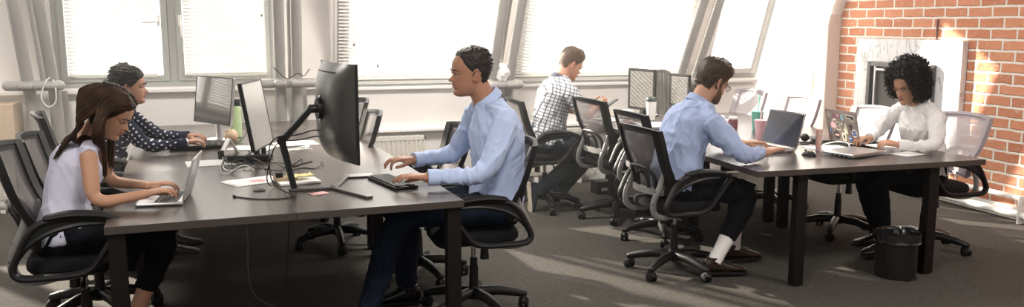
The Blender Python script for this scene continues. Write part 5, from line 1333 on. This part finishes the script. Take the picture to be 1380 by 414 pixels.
cable('black cable behind the bottle and left monitor curving to the desk', [(-.25, 6.72, 1.0), (-.17, 6.70, .99), (-.12, 6.68, .93), (-.14, 6.6, .80), (-.20, 6.5, Z_), (-.30, 6.42, Z_), (-.42, 6.56, Z_), (-.50, 6.64, Z_)], .0035)
cable('black cable with a plug end lying right of the monitor upright', [(.12, 5.18, Z_), (.20, 5.24, Z_), (.27, 5.20, Z_), (.33, 5.32, Z_+.01), (.32, 5.42, Z_)], .003)
cable('thin black cable reaching toward the desk seam right of the monitor upright', [(.10, 5.30, Z_), (.17, 5.36, Z_), (.27, 5.48, Z_)], .0035)
cable('white cable coiled beyond the monitor arm', [(.12, 5.9, Z_), (.20, 6.02, Z_+.01), (.28, 5.96, Z_+.03), (.22, 5.88, Z_+.02), (.13, 5.95, Z_+.01), (.18, 6.05, Z_), (.30, 6.02, Z_)], .004, M['white'])
cable('thin grey cable hanging under the left desk to the floor', [(-.115, 4.45, .70), (-.11, 4.46, .50), (-.115, 4.46, .35), (-.09, 4.47, .22), (.02, 4.50, .12), (.03, 4.50, .05), (.0, 4.50, .008), (.01, 4.62, .006)], .0035, M['dgrey'])
cable('black cable hanging from the desk seam down to the floor', [(.10, 4.50, .70), (.09, 4.50, .50), (.07, 4.50, .30), (.03, 4.5, .10), (.0, 4.48, .010), (-.02, 4.56, .006)], .0035)

# --- right desks
t = thing('travel_mug', 'white travel mug with dark green lid standing before the small monitor', 'mug', (3.30, 7.02, DZ))
bm = BM(); lathe(bm, [(.030, 0), (.036, .003), (.047, .170), (.036, .173), (.01, .173)]); obj('cup', bm, M['white'], t)
bm = BM(); lathe(bm, [(.040, .170), (.050, .172), (.050, .188), (.042, .198), (.040, .206), (.036, .203), (.005, .198)]); obj('lid', bm, mat('dark_green_lid', (.03, .055, .045), .4), t)
t = thing('box_small', 'small white box left of the travel mug', 'box', (3.17, 7.30, DZ), .2); bm = BM(); rbox(bm, 0, 0, .035, .13, .10, .068, .008); obj('case', bm, M['white'], t)
t = thing('tumbler', 'small clear glass beside the travel mug', 'glass', (3.42, 6.98, DZ)); bm = BM(); lathe(bm, [(.024, 0), (.026, .002), (.031, .075), (.029, .075), (.024, .006), (.001, .006)]); obj('glass', bm, M['clear'], t); bm = BM(); lathe(bm, [(.002, .008), (.023, .008), (.026, .04), (.002, .04)]); obj('drink', bm, M['maroon'], t)
t = thing('paper_block', 'teal topped block of paper right of the small glass', 'paper block', (3.58, 7.10, DZ), .3); bm = BM(); rbox(bm, 0, 0, .026, .10, .08, .052, .004); obj('block', bm, M['manila'], t); bm = BM(); rbox(bm, 0, 0, .062, .10, .08, .02, .004); obj('top_sheets', bm, M['teal'], t)
cable('cream cable running over the desk behind the closed white laptop', [(3.52, 6.80, Z_), (3.60, 6.88, .80), (3.72, 6.95, .80), (3.84, 6.98, Z_)], .004, M['creamst'])
t = thing('closed_laptop', 'closed white laptop on the desk behind the second black chair back', 'laptop', (3.10, 6.58, DZ), math.radians(-12)); bm = BM(); rbox(bm, 0, 0, .009, .24, .34, .010, .012); obj('base', bm, M['white'], t); bm = BM(); rbox(bm, 0, 0, .019, .24, .34, .008, .012); obj('lid', bm, M['white'], t)
sheet('paper_sheet', 'white sheet on the desk in front of the checked shirt man\'s hands', 2.98, 7.20, 10, .21, .30)
t = thing('phone', 'dark phone held in the hands of the man in the checked shirt', 'phone', (2.90, 6.99, .905)); bm = BM(); rbox(bm, 0, 0, 0, .15, .072, .009, .01, mtx=Matrix.Rotation(-.5, 4, 'Y') @ Matrix.Rotation(.3, 4, 'Z')); obj('case', bm, M['black'], t)
t = thing('trinket', 'small heap of red and white beads on the desk beside the checked shirt man\'s hands', 'beads', (2.98, 6.86, DZ))
rnd = random.Random(2)
for k in range(16):
    a, b = rnd.uniform(-.07, .09), rnd.uniform(-.06, .06); bm = BM(); ball(bm, (a, b, .011), .011, u=10, v=6); obj('bead', bm, M['red'] if k % 2 else M['white'], t)
# black box on the floor under the far desk
t = thing('power_box', 'black adapter box with a yellow mark on the floor under the right desks', 'adapter', (3.10, 7.55, .0), .15); bm = BM(); rbox(bm, 0, 0, .06, .26, .16, .12, .012); obj('case', bm, M['black'], t); bm = BM(); box(bm, .0, .03, -.081, -.079, .09, .11); obj('mark', bm, M['yellow'], t, smooth=False)
bm = BM(); box(bm, -.10, -.03, -.081, -.079, .03, .06); obj('label_plate', bm, M['paper'], t, smooth=False)

t = thing('straw_cup', 'teal cup with a teal straw behind the black screened laptop', 'cup', (3.80, 6.10, DZ)); bm = BM(); lathe(bm, [(.030, 0), (.034, .002), (.048, .15), (.045, .15), (.032, .006), (.001, .006)]); obj('cup', bm, M['teal'], t)
bm = BM(); lathe(bm, [(.049, .148), (.051, .150), (.050, .158), (.01, .160)]); obj('lid', bm, M['teal'], t); bm = BM(); tube(bm, [(-.01, 0, .02), (.015, 0, .29)], .005, 8); obj('straw', bm, M['teal'], t)
t = thing('straw_cup', 'pink cup with a pink straw just left of the black screened laptop', 'cup', (3.52, 5.60, DZ)); bm = BM(); lathe(bm, [(.030, 0), (.034, .002), (.046, .14), (.043, .14), (.032, .006), (.001, .006)]); obj('cup', bm, M['pinkp'], t)
bm = BM(); lathe(bm, [(.047, .138), (.050, .140), (.049, .150), (.01, .152)]); obj('lid', bm, M['pinkp'], t); bm = BM(); tube(bm, [(0, 0, .02), (.0, 0, .22)], .005, 8); obj('straw', bm, M['pinkp'], t)
t = thing('jam_jar', 'dark red jar with a pale lid beside the pink straw cup', 'jar', (3.70, 6.30, DZ)); bm = BM(); lathe(bm, [(.03, 0), (.038, .003), (.038, .07), (.03, .078)]); obj('jar', bm, M['maroon'], t); bm = BM(); lathe(bm, [(.034, .076), (.036, .077), (.036, .095), (.002, .096)]); obj('lid', bm, M['white'], t)
t = thing('napkin_stack', 'stack of white trays on the desk past the bearded man\'s face', 'tray', (3.62, 6.70, DZ), .1)
bm = BM(); rbox(bm, 0, 0, .02, .42, .28, .038, .02); obj('tray', bm, M['white'], t); bm = BM(); rbox(bm, 0, 0, .055, .36, .22, .028, .02); obj('cover', bm, M['white'], t)
t = thing('computer_mouse', 'black computer mouse beside the closed silver laptop', 'mouse', (3.405, 4.835, DZ), math.radians(100))
bm = BM(); rings = []
for k in range(9):
    q = k/8; hw = .031*math.sin(PI*(.06+.88*q))**.55; h = .038*math.sin(PI*(.08+.84*q))**.7*(1.05-.25*q); x = -.052+.104*q
    rings.append([V((x, math.copysign(abs(math.cos(a))**.9, math.cos(a))*hw, max(0, math.sin(a))*h)) for a in [2*PI*i/20 for i in range(20)]])
loft(bm, rings); obj('shell', bm, M['black'], t)
bm = BM(); cyl(bm, (0, 0), .007, -.004, .004, 14); o = obj('scroll_wheel', bm, M['blackm'], t); o.location = (.030, 0, .031); o.rotation_euler = (PI/2, 0, 0)
t = thing('highlighter_tube', 'peach coloured tall tube standing between the mouse and the stickered laptop', 'tube', (3.615, 5.03, DZ)); bm = BM(); lathe(bm, [(.016, 0), (.018, .002), (.021, .10), (.023, .145), (.018, .147), (.001, .147)]); obj('tube', bm, M['peach'], t)
bm = BM(); lathe(bm, [(.019, 0), (.019, .02), (.001, .02)]); obj('cap', bm, M['pinkst'], t)
t = thing('headphones', 'black headphones lying behind the mouse and the peach tube', 'headphones', (3.72, 5.42, DZ), .4)
bm = BM(); tube(bm, [(math.cos(q)*.07, math.sin(q)*.075, .02+.035*math.sin(q)) for q in [PI*k/14 for k in range(15)]], .007, 8); obj('headband', bm, M['black'], t)
for s in (-1, 1):
    bm = BM(); ball(bm, (s*.07, -.01, .030), .022, .034, .030); obj('ear_cup', bm, M['black'], t)
for k in range(5):
    x, y = 3.62+.05*k, 5.28-.03*(k % 2); q = k*1.3; cable('one of the black cables lying behind the mouse', [(x, y, Z_), (x+.08*math.cos(q), y+.07, Z_+.01), (x+.14, y-.05+.02*k, Z_+.012), (x+.10, y+.12, Z_), (x+.2, y+.06, Z_)], .0028, group='black cables behind the mouse')
cable('white cable arching beside the stickered laptop', [(3.86, 5.02, Z_), (3.88, 5.08, .775), (3.83, 5.16, .772), (3.80, 5.24, Z_)], .0035, M['white'])
sheet('paper_sheet', 'white sheet under the closed silver laptop', 3.80, 4.83, 12, .30, .21, z=DZ)
sheet('paper_sheet', 'white sheet behind the closed silver laptop', 3.75, 5.12, -8, .28, .20)
sheet('paper_sheet', 'white sheet at the elbow of the curly haired woman', 4.08, 4.72, 14, .21, .15)
t = thing('eyeglass_case', 'long black case lying in front of the stickered laptop', 'case', (3.86, 5.42, DZ), 1.2)
bm = BM(); tube(bm, [(-.07, 0, .018), (.07, 0, .018)], .018, 12, ball=True, lat=(0, 1, 0), flat=1.4); obj('shell', bm, M['black'], t)
t = thing('notebook', 'open pale notebook in the hands of the curly haired woman', 'notebook', (4.03, 4.90, DZ+.0225), .05)
bm = BM(); rbox(bm, 0, 0, .005, .13, .20, .009, .005); obj('pages', bm, M['paper'], t)
# waste bin with black bag
t = thing('waste_bin', 'black waste bin with a black bag folded over its rim under the right desk', 'bin', (3.83, 4.47, 0))
bm = BM(); lathe(bm, [(.118, 0), (.122, .004), (.128, .275), (.124, .275), (.118, .008), (.001, .008)], n=36); obj('bucket', bm, M['bin'], t)
bm = BM(); rings = []; n_ = 60
for r_, z in ((.118, .16), (.124, .27), (.133, .292), (.141, .288), (.142, .265), (.140, .245), (.143, .232), (.134, .226)):
    rings.append([((r_+.005*noise.noise(V((k*.5, z*60, 1)))*(z > .2))*math.cos(2*PI*k/n_), (r_+.005*noise.noise(V((k*.5, z*60, 1)))*(z > .2))*math.sin(2*PI*k/n_), z+.006*noise.noise(V((k*.35, z*20, 5)))) for k in range(n_)])
loft(bm, rings, False); obj('bin_bag', bm, M['bag'], t)
bm = BM(); pts = [(.120*math.cos(-1.9+k*.09), .120*math.sin(-1.9+k*.09)-.012, .006+.006*abs(noise.noise(V((k*.7, 1, 1))))) for k in range(14)]; tube(bm, pts, [.002, .006, .005, .007, .002], 6); obj('bag_scrap', bm, M['bag'], t)
# ------------------------------------------------------------------ added haze volume that imitates lens glare round the windows
hm = bpy.data.materials.new('glare_veil'); hm.use_nodes = True; t_ = hm.node_tree; t_.nodes.clear()
ho = t_.nodes.new('ShaderNodeOutputMaterial'); hs_ = t_.nodes.new('ShaderNodeVolumeScatter'); hs_.inputs['Density'].default_value = VEIL; hs_.inputs['Anisotropy'].default_value = .55
hs_.inputs['Color'].default_value = (1, .97, .93, 1); t_.links.new(hs_.outputs[0], ho.inputs['Volume'])
bm = BM(); box(bm, -4.55, 5.6, 4.0, 7.3, .3, 2.7)
tag(obj('veil', bm, hm, smooth=False), 'added haze hanging in the room before the windows', 'veil', kind='stuff')
